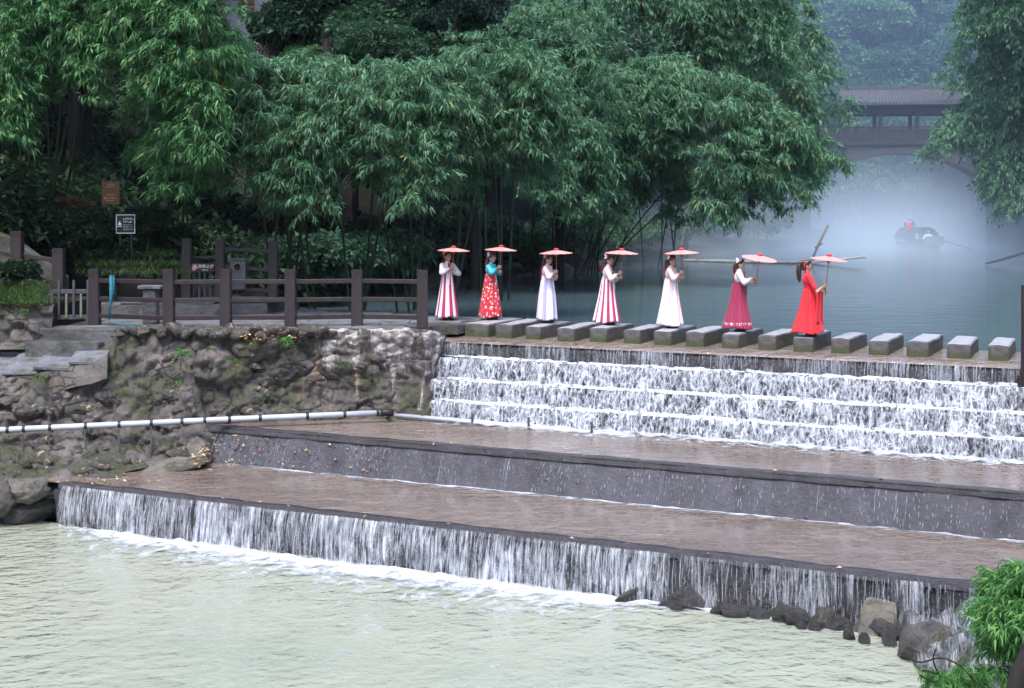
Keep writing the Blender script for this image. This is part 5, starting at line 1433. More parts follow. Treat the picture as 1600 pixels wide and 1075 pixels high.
def cloth(name, c, rough=0.75, var=0.1):
    t = NT(name); n = t.noise(t.coord('Object'), 9, 3); c = np.array(c)
    t.setb(Base_Color=t.ramp(n, [(0.3, tuple(c * (1 - var))), (0.7, tuple(np.minimum(c * (1 + var), 1)))]), Roughness=rough)
    t.b.inputs['Sheen Weight'].default_value = 0.15; return t.m
def pattern_skirt(name, kind, c1, c2, n=7, off=0.0):
    t = NT(name); tc = t.node('ShaderNodeTexCoord')
    sep = t.node('ShaderNodeSeparateXYZ'); t.lk(tc.outputs['Object'], sep.inputs[0])
    if kind == 'stripe':
        ang = t.math('ARCTAN2', sep.outputs['Y'], sep.outputs['X'])
        f = t.math('FRACT', t.math('ADD', t.math('MULTIPLY', ang, n / (2 * math.pi)), 5 + off))
        c = t.ramp(f, [(0.0, c1), (0.42, c1), (0.46, c2), (0.94, c2), (0.99, c1)])
    elif kind == 'dots':
        vo = t.node('ShaderNodeTexVoronoi', i_Scale=13.0); t.lk(tc.outputs['Object'], vo.inputs['Vector'])
        c = t.ramp(vo.outputs['Distance'], [(0.0, c2), (0.27, c2), (0.36, c1)])
    elif kind == 'hem':
        low = t.node('ShaderNodeMapRange', i_From_Min=0.30, i_From_Max=0.20); t.lk(sep.outputs['Z'], low.inputs['Value'])
        low2 = t.node('ShaderNodeMapRange', i_From_Min=0.10, i_From_Max=0.16); t.lk(sep.outputs['Z'], low2.inputs['Value'])
        nz = t.noise(t.coord('Object', (1, 1, 0.8)), 30, 4, 0.7)
        f = t.ramp(t.math('MULTIPLY', t.math('MULTIPLY', low.outputs[0], low2.outputs[0]), nz), [(0.5, 0), (0.58, 1)])
        c = t.mix(f, c1, c2)
    else:  # wash of two soft tints
        ang = t.math('ARCTAN2', sep.outputs['Y'], sep.outputs['X'])
        f = t.math('ADD', t.math('MULTIPLY', t.math('SINE', t.math('MULTIPLY', ang, n)), 0.3), t.noise(t.coord('Object', (1, 1, 0.3)), 5, 3))
        c = t.ramp(f, [(0.3, c1), (0.7, c2)])
    t.setb(Base_Color=c, Roughness=0.6); t.b.inputs['Sheen Weight'].default_value = 0.2
    return t.m
M['skin'] = cloth('skin', (0.5, 0.29, 0.21), 0.5, 0.05)
M['hair'] = cloth('hair', (0.016, 0.011, 0.011), 0.35)
M['shoe'] = cloth('shoe', (0.012, 0.012, 0.014), 0.5)
M['lip'] = cloth('lip', (0.5, 0.08, 0.08), 0.4)
M['white_cloth'] = cloth('white_cloth', (0.66, 0.62, 0.63))
M['pink_cloth'] = cloth('pink_cloth', (0.68, 0.53, 0.53))
M['teal_cloth'] = cloth('teal_cloth', (0.04, 0.42, 0.52))
M['red_cloth'] = cloth('red_cloth', (0.72, 0.012, 0.025), 0.65)
M['flower_white'] = cloth('flower_white', (0.85, 0.8, 0.85)); M['flower_pink'] = cloth('flower_pink', (0.75, 0.42, 0.5))
M['ribbon'] = cloth('ribbon', (0.28, 0.012, 0.05))
M['dark_ribbon'] = cloth('dark_ribbon', (0.05, 0.02, 0.05))
SK = {1: pattern_skirt('skirt_stripe_wide', 'stripe', (0.42, 0.012, 0.09), (0.78, 0.72, 0.76), 7, 0.35), 2: pattern_skirt('skirt_dots', 'dots', (0.5, 0.016, 0.035), (0.8, 0.55, 0.5)),
      3: pattern_skirt('skirt_lavender', 'wash', (0.46, 0.4, 0.66), (0.8, 0.76, 0.84), 5), 4: pattern_skirt('skirt_stripe', 'stripe', (0.42, 0.012, 0.09), (0.78, 0.72, 0.76), 9, 0.1),
      5: pattern_skirt('skirt_pink', 'wash', (0.82, 0.55, 0.58), (0.86, 0.78, 0.8), 6), 6: pattern_skirt('skirt_maroon', 'hem', (0.27, 0.012, 0.06), (0.8, 0.7, 0.72)), 7: M['red_cloth']}

def hand(mb, grip, side, axis_r=0.012):
    """fingers curled round an upright handle at grip; side -1/+1 is where the palm lies (y)"""
    g = Vector(grip)
    capsule(mb, g + Vector((-0.045, side * 0.028, -0.028)), g + Vector((-0.03, side * 0.03, 0.03)), 0.020, 0.020, 8)
    for k in range(4):
        z = -0.03 + k * 0.021; ln = (0.9, 1.0, 1.0, 0.85)[k]
        pts = [g + Vector((-0.03, side * 0.030, z)), g + Vector((0.006, side * 0.031, z)), g + Vector((0.027 * ln, side * 0.012, z)), g + Vector((0.022 * ln, -side * 0.014, z - 0.003)), g + Vector((0.0, -side * 0.022, z - 0.004))]
        mb.tube(catmull(pts, 2), [0.0098, 0.0096, 0.0092, 0.009, 0.009, 0.0088, 0.0085, 0.008, 0.006], 7)
    mb.tube([g + Vector((-0.05, side * 0.015, 0.02)), g + Vector((-0.03, -side * 0.012, 0.04)), g + Vector((0.0, -side * 0.020, 0.055))], [0.012, 0.011, 0.007], 7)

def person(label, foot_px, face, h, skirt, jacket, flower, hx=0.27, z_hi=1.20, lean=0.0, red=False, ribbon_len=0.3, wide=1.0, look=0.0):
    base = G(foot_px[0], foot_px[1], Z_TOP)
    root = empty('person', base, face); root.scale = (h / 1.6,) * 3; tag(root, label, 'person', 'people in traditional dress crossing the stepping stones')
    lx = lambda z: -lean * max(0, z - 0.9) * 0.6            # backward lean of the upper body
    X = lambda x, y, z: Vector((x + lx(z), y, z))
    mb = MB()
    # torso, neck, head
    capsule(mb, (0, 0, 0.9), X(0, 0, 1.05), 0.08, 0.085); ellipsoid(mb, X(0, 0, 1.20), (0.085, 0.13, 0.14))
    capsule(mb, X(0.0, -0.12, 1.285), X(0, 0.12, 1.285), 0.045, 0.045); capsule(mb, X(-0.005, 0, 1.28), X(0.012, 0, 1.41), 0.045, 0.042)
    hc = X(0.022, 0, 1.487)
    ellipsoid(mb, hc, (0.092, 0.073, 0.112)); ellipsoid(mb, hc + Vector((0.042, 0, -0.05)), (0.046, 0.046, 0.055)); ellipsoid(mb, hc + Vector((0.058, 0, -0.09)), (0.026, 0.026, 0.022))
    capsule(mb, hc + Vector((0.088, 0, 0.015)), hc + Vector((0.107, 0, -0.022)), 0.009, 0.014, 8)
    for s in (-1, 1): ellipsoid(mb, hc + Vector((-0.008, s * 0.074, -0.012)), (0.02, 0.01, 0.032), None, 8, 6); ellipsoid(mb, hc + Vector((0.05, s * 0.035, -0.03)), (0.03, 0.025, 0.03), None, 8, 6)
    # arms and hands
    g_hi, g_lo = Vector((hx, 0, z_hi)), Vector((hx, 0, z_hi - 0.105))
    arms = []
    for s, g in ((-1, g_hi), (1, g_lo)):
        sh = X(0.0, s * 0.145, 1.275); el = Vector((0.09 + hx * 0.12, s * 0.225, z_hi - 0.13 - (0.03 if s > 0 else 0))); wr = g + Vector((-0.075, s * 0.034, -0.035))
        arms.append((sh, el, wr)); capsule(mb, sh, el, 0.043, 0.036); capsule(mb, el, wr, 0.036, 0.022); hand(mb, g, s)
    # legs
    for s in (-1, 1):
        capsule(mb, (0, s * 0.055, 0.86), (0.01, s * 0.06, 0.47), 0.066, 0.05); capsule(mb, (0.01, s * 0.065, 0.47), (-0.01 + s * 0.02, s * 0.06, 0.08), 0.052, 0.033); capsule(mb, (-0.02 + s * 0.02, s * 0.06, 0.05), (0.08 + s * 0.02, s * 0.065, 0.035), 0.032, 0.024)
    link('body', fuse(mb, 0.0092, 2, M['skin']), None, root)
    # face details
    for s in (-1, 1):
        b = MB(); ellipsoid(b, hc + Vector((0.082, s * 0.033, 0.0)), (0.012, 0.016, 0.0075), None, 8, 6); b.build('eye', M['hair'], root, smooth=True)
        b = MB(); b.tube([hc + Vector((0.084, s * 0.016, 0.024)), hc + Vector((0.083, s * 0.034, 0.029)), hc + Vector((0.073, s * 0.052, 0.024))], 0.004, 5); b.build('eyebrow', M['hair'], root)
    b = MB(); ellipsoid(b, hc + Vector((0.088, 0, -0.058)), (0.010, 0.021, 0.008), None, 10, 6); b.build('mouth', M['lip'], root, smooth=True)
    # hair: cap swept back from the brow, bun or ponytail
    hb = MB(); ellipsoid(hb, hc + Vector((-0.018, 0, 0.018)), (0.098, 0.083, 0.108)); ellipsoid(hb, hc + Vector((0.028, 0, 0.075)), (0.066, 0.066, 0.045))
    ellipsoid(hb, hc + Vector((-0.05, 0, -0.05)), (0.055, 0.064, 0.07))
    if red:
        hb.tube(catmull([hc + Vector((-0.06, 0, 0.06)), hc + Vector((-0.14, -0.01, 0.05)), hc + Vector((-0.17, -0.02, -0.10)), hc + Vector((-0.165, -0.02, -0.26)), hc + Vector((-0.15, -0.02, -0.36))], 3), [0.035, 0.04, 0.045, 0.05, 0.055, 0.06, 0.062, 0.06, 0.055, 0.05, 0.04, 0.028, 0.012], 10)
    else:
        hb.tube(catmull([hc + Vector((-0.07, 0, 0.0)), hc + Vector((-0.12, 0, -0.04)), hc + Vector((-0.125, 0, -0.16)), hc + Vector((-0.12, 0, -0.24))], 3), [0.04, 0.04, 0.04, 0.04, 0.038, 0.036, 0.034, 0.03, 0.02, 0.01], 10)
    hm = fuse(hb, 0.009, 2, M['hair'], 'hair'); link('hair', hm, None, root)
    # flower hair ornament and ribbons
    if not red:
        b = MB()
        for k in range(7):
            a = k / 7 * 6.283; ellipsoid(b, hc + Vector((-0.055 + 0.012 * math.cos(a * 2), -0.05 + 0.04 * math.cos(a), 0.075 + 0.036 * math.sin(a))), (0.026, 0.028, 0.026), None, 8, 6)
        ellipsoid(b, hc + Vector((-0.045, -0.055, 0.075)), (0.03, 0.03, 0.03), None, 8, 6)
        for k in range(5): ellipsoid(b, hc + Vector((-0.05, -0.03 + 0.02 * k, 0.10 - 0.004 * k)), (0.02, 0.02, 0.02), None, 8, 6)
        b.build('hair_flower', M[flower], root, smooth=True)
    else:
        b = MB()
        for s in (-1, 1): ellipsoid(b, hc + Vector((-0.07, s * 0.03 - 0.03, 0.095 + 0.012 * s)), (0.022, 0.034, 0.02), None, 8, 6)
        b.tube([hc + Vector((-0.07, -0.06, 0.09)), hc + Vector((-0.06, -0.085, 0.0)), hc + Vector((-0.065, -0.09, -0.1))], [0.008, 0.01, 0.006], 6); b.build('hair_bow', M['red_cloth'], root, smooth=True)
    if not red:
        for s in (-1, 1):
            rg_ = np.array([[list(hc + Vector((-0.10 - 0.10 * t * ribbon_len - 0.02 * s + 0.012 * math.sin(t * 7 + s), -0.02 + s * 0.02 + w * 0.022 * (1 + t), 0.02 - t * ribbon_len))) for w in (-1, 1)] for t in np.linspace(0, 1, 10)])
            v = np.concatenate([rg_.reshape(-1, 3), rg_.reshape(-1, 3) + np.array([-0.008, 0, 0])]); n_ = 10
            f_ = []
            for i in range(n_ - 1):
                f_ += [(2 * i, 2 * i + 1, 2 * i + 3, 2 * i + 2), (20 + 2 * i + 1, 20 + 2 * i, 20 + 2 * i + 2, 20 + 2 * i + 3), (2 * i, 2 * i + 2, 22 + 2 * i, 20 + 2 * i), (2 * i + 3, 2 * i + 1, 21 + 2 * i, 23 + 2 * i)]
            link('ribbon', np_mesh('ribbon', v, np.array(f_)), M['ribbon'], root, smooth=True)
    # jacket: chest and full sleeves
    jb = MB(); ellipsoid(jb, X(0.0, 0, 1.19), (0.118, 0.165, 0.145)); capsule(jb, X(0, -0.135, 1.275), X(0, 0.135, 1.275), 0.056, 0.056); capsule(jb, X(-0.004, 0, 1.28), X(0.006, 0, 1.345), 0.07, 0.055)
    if red: capsule(jb, X(0, 0, 1.14), (0.0, 0, 0.95), 0.112, 0.115)
    for (sh, el, wr) in arms:
        if red and sh.y < 0: capsule(jb, sh, sh.lerp(el, 0.75), 0.058, 0.062)
        else:
            capsule(jb, sh, el, 0.06, 0.068); capsule(jb, el, el.lerp(wr, 0.82), 0.068, 0.042)
    link('jacket', fuse(jb, 0.015, 3, M[jacket], 'jacket'), None, root)
    if not red:
        for s in (-1, 1):
            b = MB(); b.bar(X(0.105, -0.01 + s * 0.03, 1.33), X(0.125, -0.02, 1.15), 0.012, 0.03); b.build('collar_band', M['ribbon' if skirt in (1, 4, 6) else jacket], root)
        b = MB(); b.tube([X(0.13, -0.03, 1.14), X(0.16, -0.05, 1.0), X(0.17, -0.06, 0.82)], [0.009, 0.012, 0.009], 6); b.build('jacket_tie', M['dark_ribbon' if skirt == 6 else jacket], root)
    # skirt: pleated bell from high waist to hem
    na, nz_ = 96, 30; hem = 0.075; wz = 1.13 if not red else 1.0
    th = np.linspace(0, 2 * math.pi, na, endpoint=False); tz = np.linspace(0, 1, nz_)
    TH_, TZ_ = np.meshgrid(th, tz, indexing='ij')
    rs_ = np.random.default_rng(skirt * 5 + 1); ph = rs_.uniform(0, 6.28, 4)
    pl_ = 0.5 * np.sin(13 * TH_ + ph[0] + 0.8 * np.sin(3 * TH_ + ph[3])) + 0.35 * np.sin(21 * TH_ + ph[1]) + 0.4 * np.sin(7 * TH_ + ph[2])
    rad = np.interp(TZ_, [0, 0.12, 0.5, 1.0], [0.112, 0.135, 0.185, 0.275 * wide]) + pl_ * np.interp(TZ_, [0, 0.1, 1], [0.003, 0.010, 0.036])
    ex = 1.05; lag = np.interp(TZ_, [0, 1], [0, -0.03 - 0.05 * (wide - 1)])
    zz_ = wz + (hem - wz) * TZ_ + 0.018 * np.sin(3 * TH_ + ph[1]) * TZ_
    Xs = rad * np.cos(TH_) * ex + lag + np.where(zz_ > 0.9, -lean * (zz_ - 0.9) * 0.6, 0); Ys = rad * np.sin(TH_) * 0.88
    P = np.stack([Xs, Ys, zz_], -1)
    idx = np.arange(na * nz_).reshape(na, nz_); i2 = np.roll(idx, -1, 0)
    f_ = np.stack([idx[:, :-1], idx[:, 1:], i2[:, 1:], i2[:, :-1]], -1).reshape(-1, 4)
    sk = link('skirt', np_mesh('skirt', P.reshape(-1, 3), f_), SK[skirt], root, smooth=True)
    md = sk.modifiers.new('thick', 'SOLIDIFY'); md.thickness = 0.006
    if red:   # long hanging sleeves
        for (sh, el, wr), s in zip(arms, (-1, 1)):
            top0, top1 = el + Vector((-0.03, 0, 0.0)), wr + Vector((-0.06 if s < 0 else 0.02, 0, -0.01))
            g_ = np.array([[list(top0.lerp(top1, u) + Vector((0.02 * math.sin(u * 9 + t * 3) + 0.03 * t * u, s * 0.02 * math.sin(u * 8), -t * (0.66 + 0.05 * math.sin(u * 3)) ))) for t in np.linspace(0, 1, 12)] for u in np.linspace(0, 1, 12)])
            so = link('sleeve', grid_mesh('sleeve', g_), M['red_cloth'], root, smooth=True); md = so.modifiers.new('thick', 'SOLIDIFY'); md.thickness = 0.02
    # shoes
    for s in (-1, 1):
        b = MB(); c_ = Vector((0.03 + s * 0.02, s * 0.062, 0.033)); ellipsoid(b, c_, (0.112, 0.042, 0.033)); b.box(c_ + Vector((-0.01, 0, -0.026)), (0.19, 0.07, 0.014)); b.build('shoe', M['shoe'], root, smooth=False)
    return root, base

def parasol_mats():
    t = NT('parasol_paper'); tc = t.node('ShaderNodeTexCoord'); sep = t.node('ShaderNodeSeparateXYZ'); t.lk(tc.outputs['Object'], sep.inputs[0])
    n = t.noise(t.coord('Object'), 10, 3); c = t.ramp(n, [(0.3, (0.80, 0.42, 0.38)), (0.7, (0.86, 0.52, 0.47))])
    t.setb(Base_Color=c, Roughness=0.5)
    tr = t.node('ShaderNodeBsdfTranslucent'); tr.inputs[0].default_value = (0.85, 0.3, 0.27, 1)
    mx = t.node('ShaderNodeMixShader'); mx.inputs[0].default_value = 0.4
    t.lk(t.b.outputs[0], mx.inputs[1]); t.lk(tr.outputs[0], mx.inputs[2]); t.lk(mx.outputs[0], t.out.inputs['Surface']); return t.m
M['parasol'] = parasol_mats(); M['parasol_red'] = cloth('parasol_red', (0.62, 0.02, 0.03), 0.5); M['bamboo_stick'] = cloth('bamboo_stick', (0.35, 0.13, 0.09), 0.5)
PR = 0.375
def canopy_mesh():
    na = 28; v, f = [], []
    for (rr0, z0, sgn) in [(r, z, 1) for r, z in ((0.035, 0.066), (0.12, 0.052), (0.24, 0.028), (PR, 0.0))] + [(r, z, 1) for r, z in ((PR, -0.006), (0.24, 0.020), (0.12, 0.044), (0.035, 0.057))]:
        for k in range(na):
            a = 2 * math.pi * k / na; sag = (-0.006 if k % 2 else 0.0) * (rr0 / PR)
            v.append((rr0 * math.cos(a) * (0.985 if (k % 2 and rr0 == PR) else 1), rr0 * math.sin(a) * (0.985 if (k % 2 and rr0 == PR) else 1), z0 + sag))
    for i in range(7):
        for k in range(na):
            k2 = (k + 1) % na; f.append((i * na + k, (i + 1) * na + k, (i + 1) * na + k2, i * na + k2))
    me = bpy.data.meshes.new('canopy'); me.from_pydata(v, [], f); me.update(); me.materials.append(M['parasol']); return me
CAN = canopy_mesh()
b = MB()
b.tube([(0.03, 0, 0.052), (0.2, 0, 0.024), (PR - 0.005, 0, -0.011)], 0.0035, 5); b.tube([(0.015, 0, -0.06), (0.19, 0, 0.028)], 0.003, 5)
RIB = b.mesh('rib'); RIB.materials.append(M['bamboo_stick'])
b = MB(); b.lathe([(0.0, 0.115), (0.022, 0.113), (0.05, 0.100), (0.06, 0.09), (0.05, 0.07), (0.058, 0.066)], 16); CAPM = b.mesh('cap'); CAPM.materials.append(M['parasol_red'])
b = MB(); b.lathe([(0.0, -0.04), (0.024, -0.042), (0.026, -0.075), (0.018, -0.08), (0.0, -0.08)], 12); HUB = b.mesh('hub'); HUB.materials.append(M['parasol_red'])
def parasol(label, person, base, hx, z_hi, top, tilt=(0, 0)):
    h = person.scale[0]; rz = person.rotation_euler.z
    grip = base + Matrix.Rotation(rz, 3, 'Z') @ (Vector((hx, 0, z_hi - 0.05)) * h)
    root = bpy.data.objects.new('parasol', None); C.objects.link(root); tag(root, label, 'parasol', 'pink paper parasols held by the people')
    rot = Euler((tilt[0], tilt[1], 0)).to_matrix()
    root.location = grip + rot @ Vector((0, 0, top - (grip.z - base.z))); root.rotation_euler = (tilt[0], tilt[1], 0)
    L = (root.location - grip).length + 0.16
    link('canopy', CAN, None, root); link('cap', CAPM, None, root); link('hub', HUB, None, root)
    b = MB(); b.tube([(0, 0, 0.08), (0, 0, -L)], 0.0085, 8); b.build('handle', M['bamboo_stick'], root, smooth=True)
    for k in range(14):
        o = link('rib', RIB, None, root); o.rotation_euler = (0, 0, 2 * math.pi * k / 14)
    return root
WOMEN = [
    ('person in white jacket and crimson striped skirt on the platform', (699, 500), -0.95, 1.60, 1, 'white_cloth', 'flower_pink', 0.24, 1.24, 0.0, 0.25, 0.95, 'pink parasol over the person standing on the platform', 1.62, (0.02, 0.03)),
    ('person in turquoise jacket and red white-dotted dress', (767, 500), -0.4, 1.56, 2, 'teal_cloth', 'flower_white', 0.24, 1.27, 0.0, 0.3, 0.9, 'pink parasol over the person in turquoise jacket', 1.63, (0.02, 0.04)),
    ('person in cream jacket and lavender and white skirt', (855, 504), -0.35, 1.55, 3, 'pink_cloth', 'flower_pink', 0.23, 1.20, 0.0, 0.5, 0.8, 'pink parasol over the person in lavender skirt', 1.58, (0.02, -0.02)),
    ('person in white jacket and striped crimson skirt on a stepping stone', (950, 508), -0.3, 1.56, 4, 'white_cloth', 'flower_white', 0.30, 1.20, 0.0, 0.32, 1.0, 'pink parasol over the striped skirt on a stepping stone', 1.60, (0.02, 0.03)),
    ('person in pale pink jacket and pale pink skirt', (1048, 513), -0.35, 1.58, 5, 'pink_cloth', 'flower_white', 0.26, 1.23, 0.0, 0.4, 1.0, 'pink parasol over the person in pale pink', 1.63, (0.02, -0.03)),
    ('person in white jacket and maroon skirt with embroidered hem', (1155, 518), -0.25, 1.53, 6, 'white_cloth', 'flower_white', 0.37, 1.22, 0.0, 0.4, 1.12, 'tilted pink parasol over the person in maroon skirt', 1.55, (0.14, 0.13)),
    ('person with long ponytail in a red robe with hanging sleeves', (1265, 525), -0.1, 1.54, 7, 'red_cloth', None, 0.34, 1.08, 0.22, 0.3, 1.12, 'pink parasol held out by the person in red robe', 1.56, (0.05, 0.09)),
]
for (lab, fpx, face, h, sk, jk, fl_, hx, zh, lean, rl_, wide, plab, top, tilt) in WOMEN:
    p, base = person(lab, fpx, face, h, sk, jk, fl_, hx, zh, lean, sk == 7, rl_, wide)
    parasol(plab, p, base, hx, zh, top, tilt)

# ------------------------------------------------------------------ covered bridge
BY = 105.0; sB = BY / K
M['bridge_wood'] = plain('bridge_wood', (0.010, 0.008, 0.009), 0.7, 0.3, 2, 0.2); M['bridge_stone'] = plain('bridge_stone', (0.035, 0.032, 0.033), 0.85, 0.4, 1.2, 0.4); M['roof_tile'] = plain('roof_tile', (0.06, 0.06, 0.072), 0.6, 0.3, 4, 0.2)
bc = W(1405, 325, BY); zb = lambda py: CAM_H - (py - HOR) * sB
br = empty('covered_bridge', (bc.x, BY, 0)); br.rotation_euler = (0, 0, R(-6)); tag(br, 'dark covered wooden bridge on a stone arch across the misty gorge', 'bridge')
HWD = 1.5
arc = [(x, 10.10 - 1.42 * (x / 5.06) ** 2) for x in np.linspace(-7.0, 7.0, 41)]
b = MB()
for (x0, z0), (x1, z1) in zip(arc, arc[1:]):
    b.add([(x0, -HWD - .1, z0), (x1, -HWD - .1, z1), (x1, -HWD - .1, z1 + .5), (x0, -HWD - .1, z0 + .5), (x0, HWD, z0), (x1, HWD, z1), (x1, HWD, z1 + .5), (x0, HWD, z0 + .5)], [(0, 1, 2, 3), (7, 6, 5, 4), (0, 4, 5, 1), (3, 2, 6, 7)])
b.build('arch_ring', M['bridge_stone'], br)
b = MB()
for (x0, z0), (x1, z1) in zip(arc, arc[1:]):
    if abs((x0 + x1) / 2 + 4.9) < 0.55 or abs((x0 + x1) / 2 - 4.9) < 0.55: z0 += 0.95; z1 += 0.95
    b.add([(x0, -HWD, z0 + .45), (x1, -HWD, z1 + .45), (x1, -HWD, 10.75), (x0, -HWD, 10.75), (x0, HWD - .1, z0 + .45), (x1, HWD - .1, z1 + .45), (x1, HWD - .1, 10.75), (x0, HWD - .1, 10.75)], [(0, 1, 2, 3), (7, 6, 5, 4), (0, 4, 5, 1)])
b.build('spandrel', M['bridge_stone'], br)
b = MB(); b.box((0, 0, 10.92), (15, 2 * HWD + .5, 0.34)); b.build('deck', M['bridge_wood'], br)
b = MB(); b.box((0, 0, 10.72), (15, 2 * HWD + .25, 0.10)); b.build('deck_beam', M['bridge_stone'], br)
colx = [-6.6, -4.1, -1.6, 1.05, 3.6, 6.2]
for x in colx:
    for y in (-HWD, HWD):
        b = MB(); b.box((x, y, 12.3), (0.26, 0.26, 2.5)); b.build('column', M['bridge_wood'], br)
for y in (-HWD, HWD):
    b = MB(); b.box((0, y, 13.3), (14, 0.22, 0.5)); b.build('beam', M['bridge_wood'], br)
    b = MB(); b.box((0, y, 12.05), (13.6, 0.16, 0.1)); b.build('hand_rail', M['bridge_wood'], br)
    for i in range(12):
        x = -6.3 + i * 1.14
        b = MB(); b.box((x, y, 11.55), (1.0, 0.08, 0.75)); b.build('balustrade_panel', M['bridge_wood'], br)
        b = MB(); b.box((x + 0.57, y, 11.6), (0.12, 0.14, 1.0)); b.build('baluster', M['bridge_wood'], br)
prof = [(0, 15.05), (0.7, 14.5), (1.5, 14.05), (2.2, 13.82)]
for s in (-1, 1):
    b = MB()
    for (y0, z0), (y1, z1) in zip(prof, prof[1:]):
        b.add([(-4.3 - y0 * .5, s * y0, z0), (4.0 + y0 * .45, s * y0, z0), (4.0 + y1 * .45, s * y1, z1), (-4.3 - y1 * .5, s * y1, z1), (-4.3 - y0 * .5, s * y0, z0 - .15), (4.0 + y0 * .45, s * y0, z0 - .15), (4.0 + y1 * .45, s * y1, z1 - .15), (-4.3 - y1 * .5, s * y1, z1 - .15)], [(0, 1, 2, 3), (7, 6, 5, 4), (0, 3, 7, 4), (1, 5, 6, 2), (2, 6, 7, 3)])
    rf = b.build('roof', M['roof_tile'], br)
    b = MB()
    for k in range(40):
        x = -4.2 + k * 0.21; fan = (k / 39 - 0.5) * 2
        b.tube([(x + (fan * 0.5) * y * .9, s * (y + 0.02), z + .04) for y, z in prof], 0.05, 5)
    o = b.build('tile_ridges', M['roof_tile'], rf); o['kind'] = 'stuff'
b = MB(); b.box((-0.15, 0, 15.12), (8.6, 0.3, 0.22)); b.build('ridge', M['roof_tile'], br)
for side, x in ((-1, -8.6), (1, 8.6)):
    b = MB(); b.box((x, 0, 6.2), (3.6, 3.6, 9.0), jit=0.2); b.build('abutment', M['bridge_stone'], br)

# ------------------------------------------------------------------ boats, raft, poles
M['boat_wood'] = plain('boat_wood', (0.05, 0.045, 0.045), 0.6, 0.3, 3, 0.2); M['boat_panel'] = plain('boat_panel', (0.16, 0.14, 0.14), 0.6, 0.2, 3, 0.2); M['mat_roof'] = plain('mat_roof', (0.035, 0.04, 0.045), 0.9, 0.3, 6, 0.5)
def hull_mesh(Lh, wmax, hgt, name='hull'):
    n = 15; rings = []
    for i in range(n):
        t = i / (n - 1) * 2 - 1; wv = wmax * (1 - 0.55 * abs(t) ** 3) / 2; z = hgt * (1 + 0.55 * abs(t) ** 3)
        rings.append([(t * Lh / 2, -wv, z), (t * Lh / 2, -wv * .8, 0.02), (t * Lh / 2, wv * .8, 0.02), (t * Lh / 2, wv, z), (t * Lh / 2, wv * .88, z), (t * Lh / 2, wv * .7, .12), (t * Lh / 2, -wv * .7, .12), (t * Lh / 2, -wv * .88, z)])
    v = [p for r in rings for p in r]; f = []
    for i in range(n - 1):
        for k in range(8): k2 = (k + 1) % 8; f.append((i * 8 + k, (i + 1) * 8 + k, (i + 1) * 8 + k2, i * 8 + k2))
    f += [(7, 6, 5, 4, 3, 2, 1, 0), tuple((n - 1) * 8 + k for k in range(8))]
    me = bpy.data.meshes.new(name); me.from_pydata(v, [], f); me.update(); return me
bp_ = G(1434, 388, Z_RIV); ko = bp_.y / K
bt = empty('rowing_boat', bp_ - Vector((0, 0, 0.12)), R(96)); tag(bt, 'dark covered rowing boat facing the viewer in the mist', 'boat')
link('hull', hull_mesh(6.0, 2.1, 0.62), M['boat_wood'], bt)
b = MB(); b.box((-2.95, 0, 0.72), (0.14, 1.3, 0.62)); b.build('bow_panel', M['boat_panel'], bt)
b = MB(); cv = []
for i in range(9):
    x = -1.6 + i * 0.45
    for k in range(13): a = math.pi * k / 12; cv.append((x, 0.98 * math.cos(a), 0.72 + 0.95 * math.sin(a)))
b.add(cv, [(i * 13 + k, i * 13 + k + 1, (i + 1) * 13 + k + 1, (i + 1) * 13 + k) for i in range(8) for k in range(12)])
o = b.build('arched_cover', M['mat_roof'], bt, smooth=True); md = o.modifiers.new('t', 'SOLIDIFY'); md.thickness = 0.05
b = MB(); b.box((1.0, 0.25, 1.82), (0.5, 0.55, 0.25)); b.build('roof_box', M['boat_wood'], bt)
for s in (-1, 1):
    b = MB(); b.tube([(-1.9, s * 0.9, 0.75), (-2.2, s * 3.6, -0.02 if s < 0 else 0.1)] if s < 0 else [(-2.0, 0.9, 0.75), (-2.2, 1.9, 0.05)], 0.05, 6); b.build('oar', M['boat_wood'], bt)
b = MB(); b.tube(catmull([(-2.4, 0.8, 0.7), (-2.4, 1.0, 1.5), (-2.4, 1.35, 2.1), (-2.4, 1.65, 2.2)], 4), 0.03, 6); b.build('lantern_pole', M['boat_wood'], bt)
ln = empty('red_lantern', bt.matrix_basis @ Vector((-2.4, 1.62, 1.75))); tag(ln, 'red paper lantern hanging from the misty boat', 'lantern')
ln.location = Matrix.Translation(bt.location) @ Matrix.Rotation(R(96), 4, 'Z') @ Vector((-2.4, 1.62, 1.72))
b = MB(); b.lathe([(0.0, 0.34), (0.1, 0.34), (0.17, 0.24), (0.2, 0.08), (0.2, -0.1), (0.17, -0.28), (0.1, -0.38), (0, -0.38)], 14); b.build('shade', M['parasol_red'], ln, smooth=True)
b = MB(); b.tube([(0, 0, -0.38), (0, 0, -0.6)], 0.03, 6); b.tube([(0, 0, 0.34), (0, 0, 0.5)], 0.012, 5); b.build('tassel', M['parasol_red'], ln)
rw = empty('person', Matrix.Translation(bt.location) @ Matrix.Rotation(R(96), 4, 'Z') @ Vector((-2.2, 0.15, 0.5)), R(276)); tag(rw, 'rower in pale clothes sitting at the bow of the misty boat', 'person')
mb = MB(); capsule(mb, (0, 0, 0.12), (0, 0, 0.5), 0.16, 0.15); ellipsoid(mb, (0.02, 0, 0.84), (0.09, 0.08, 0.115)); capsule(mb, (0, 0, 0.6), (0.01, 0, 0.75), 0.06, 0.05)
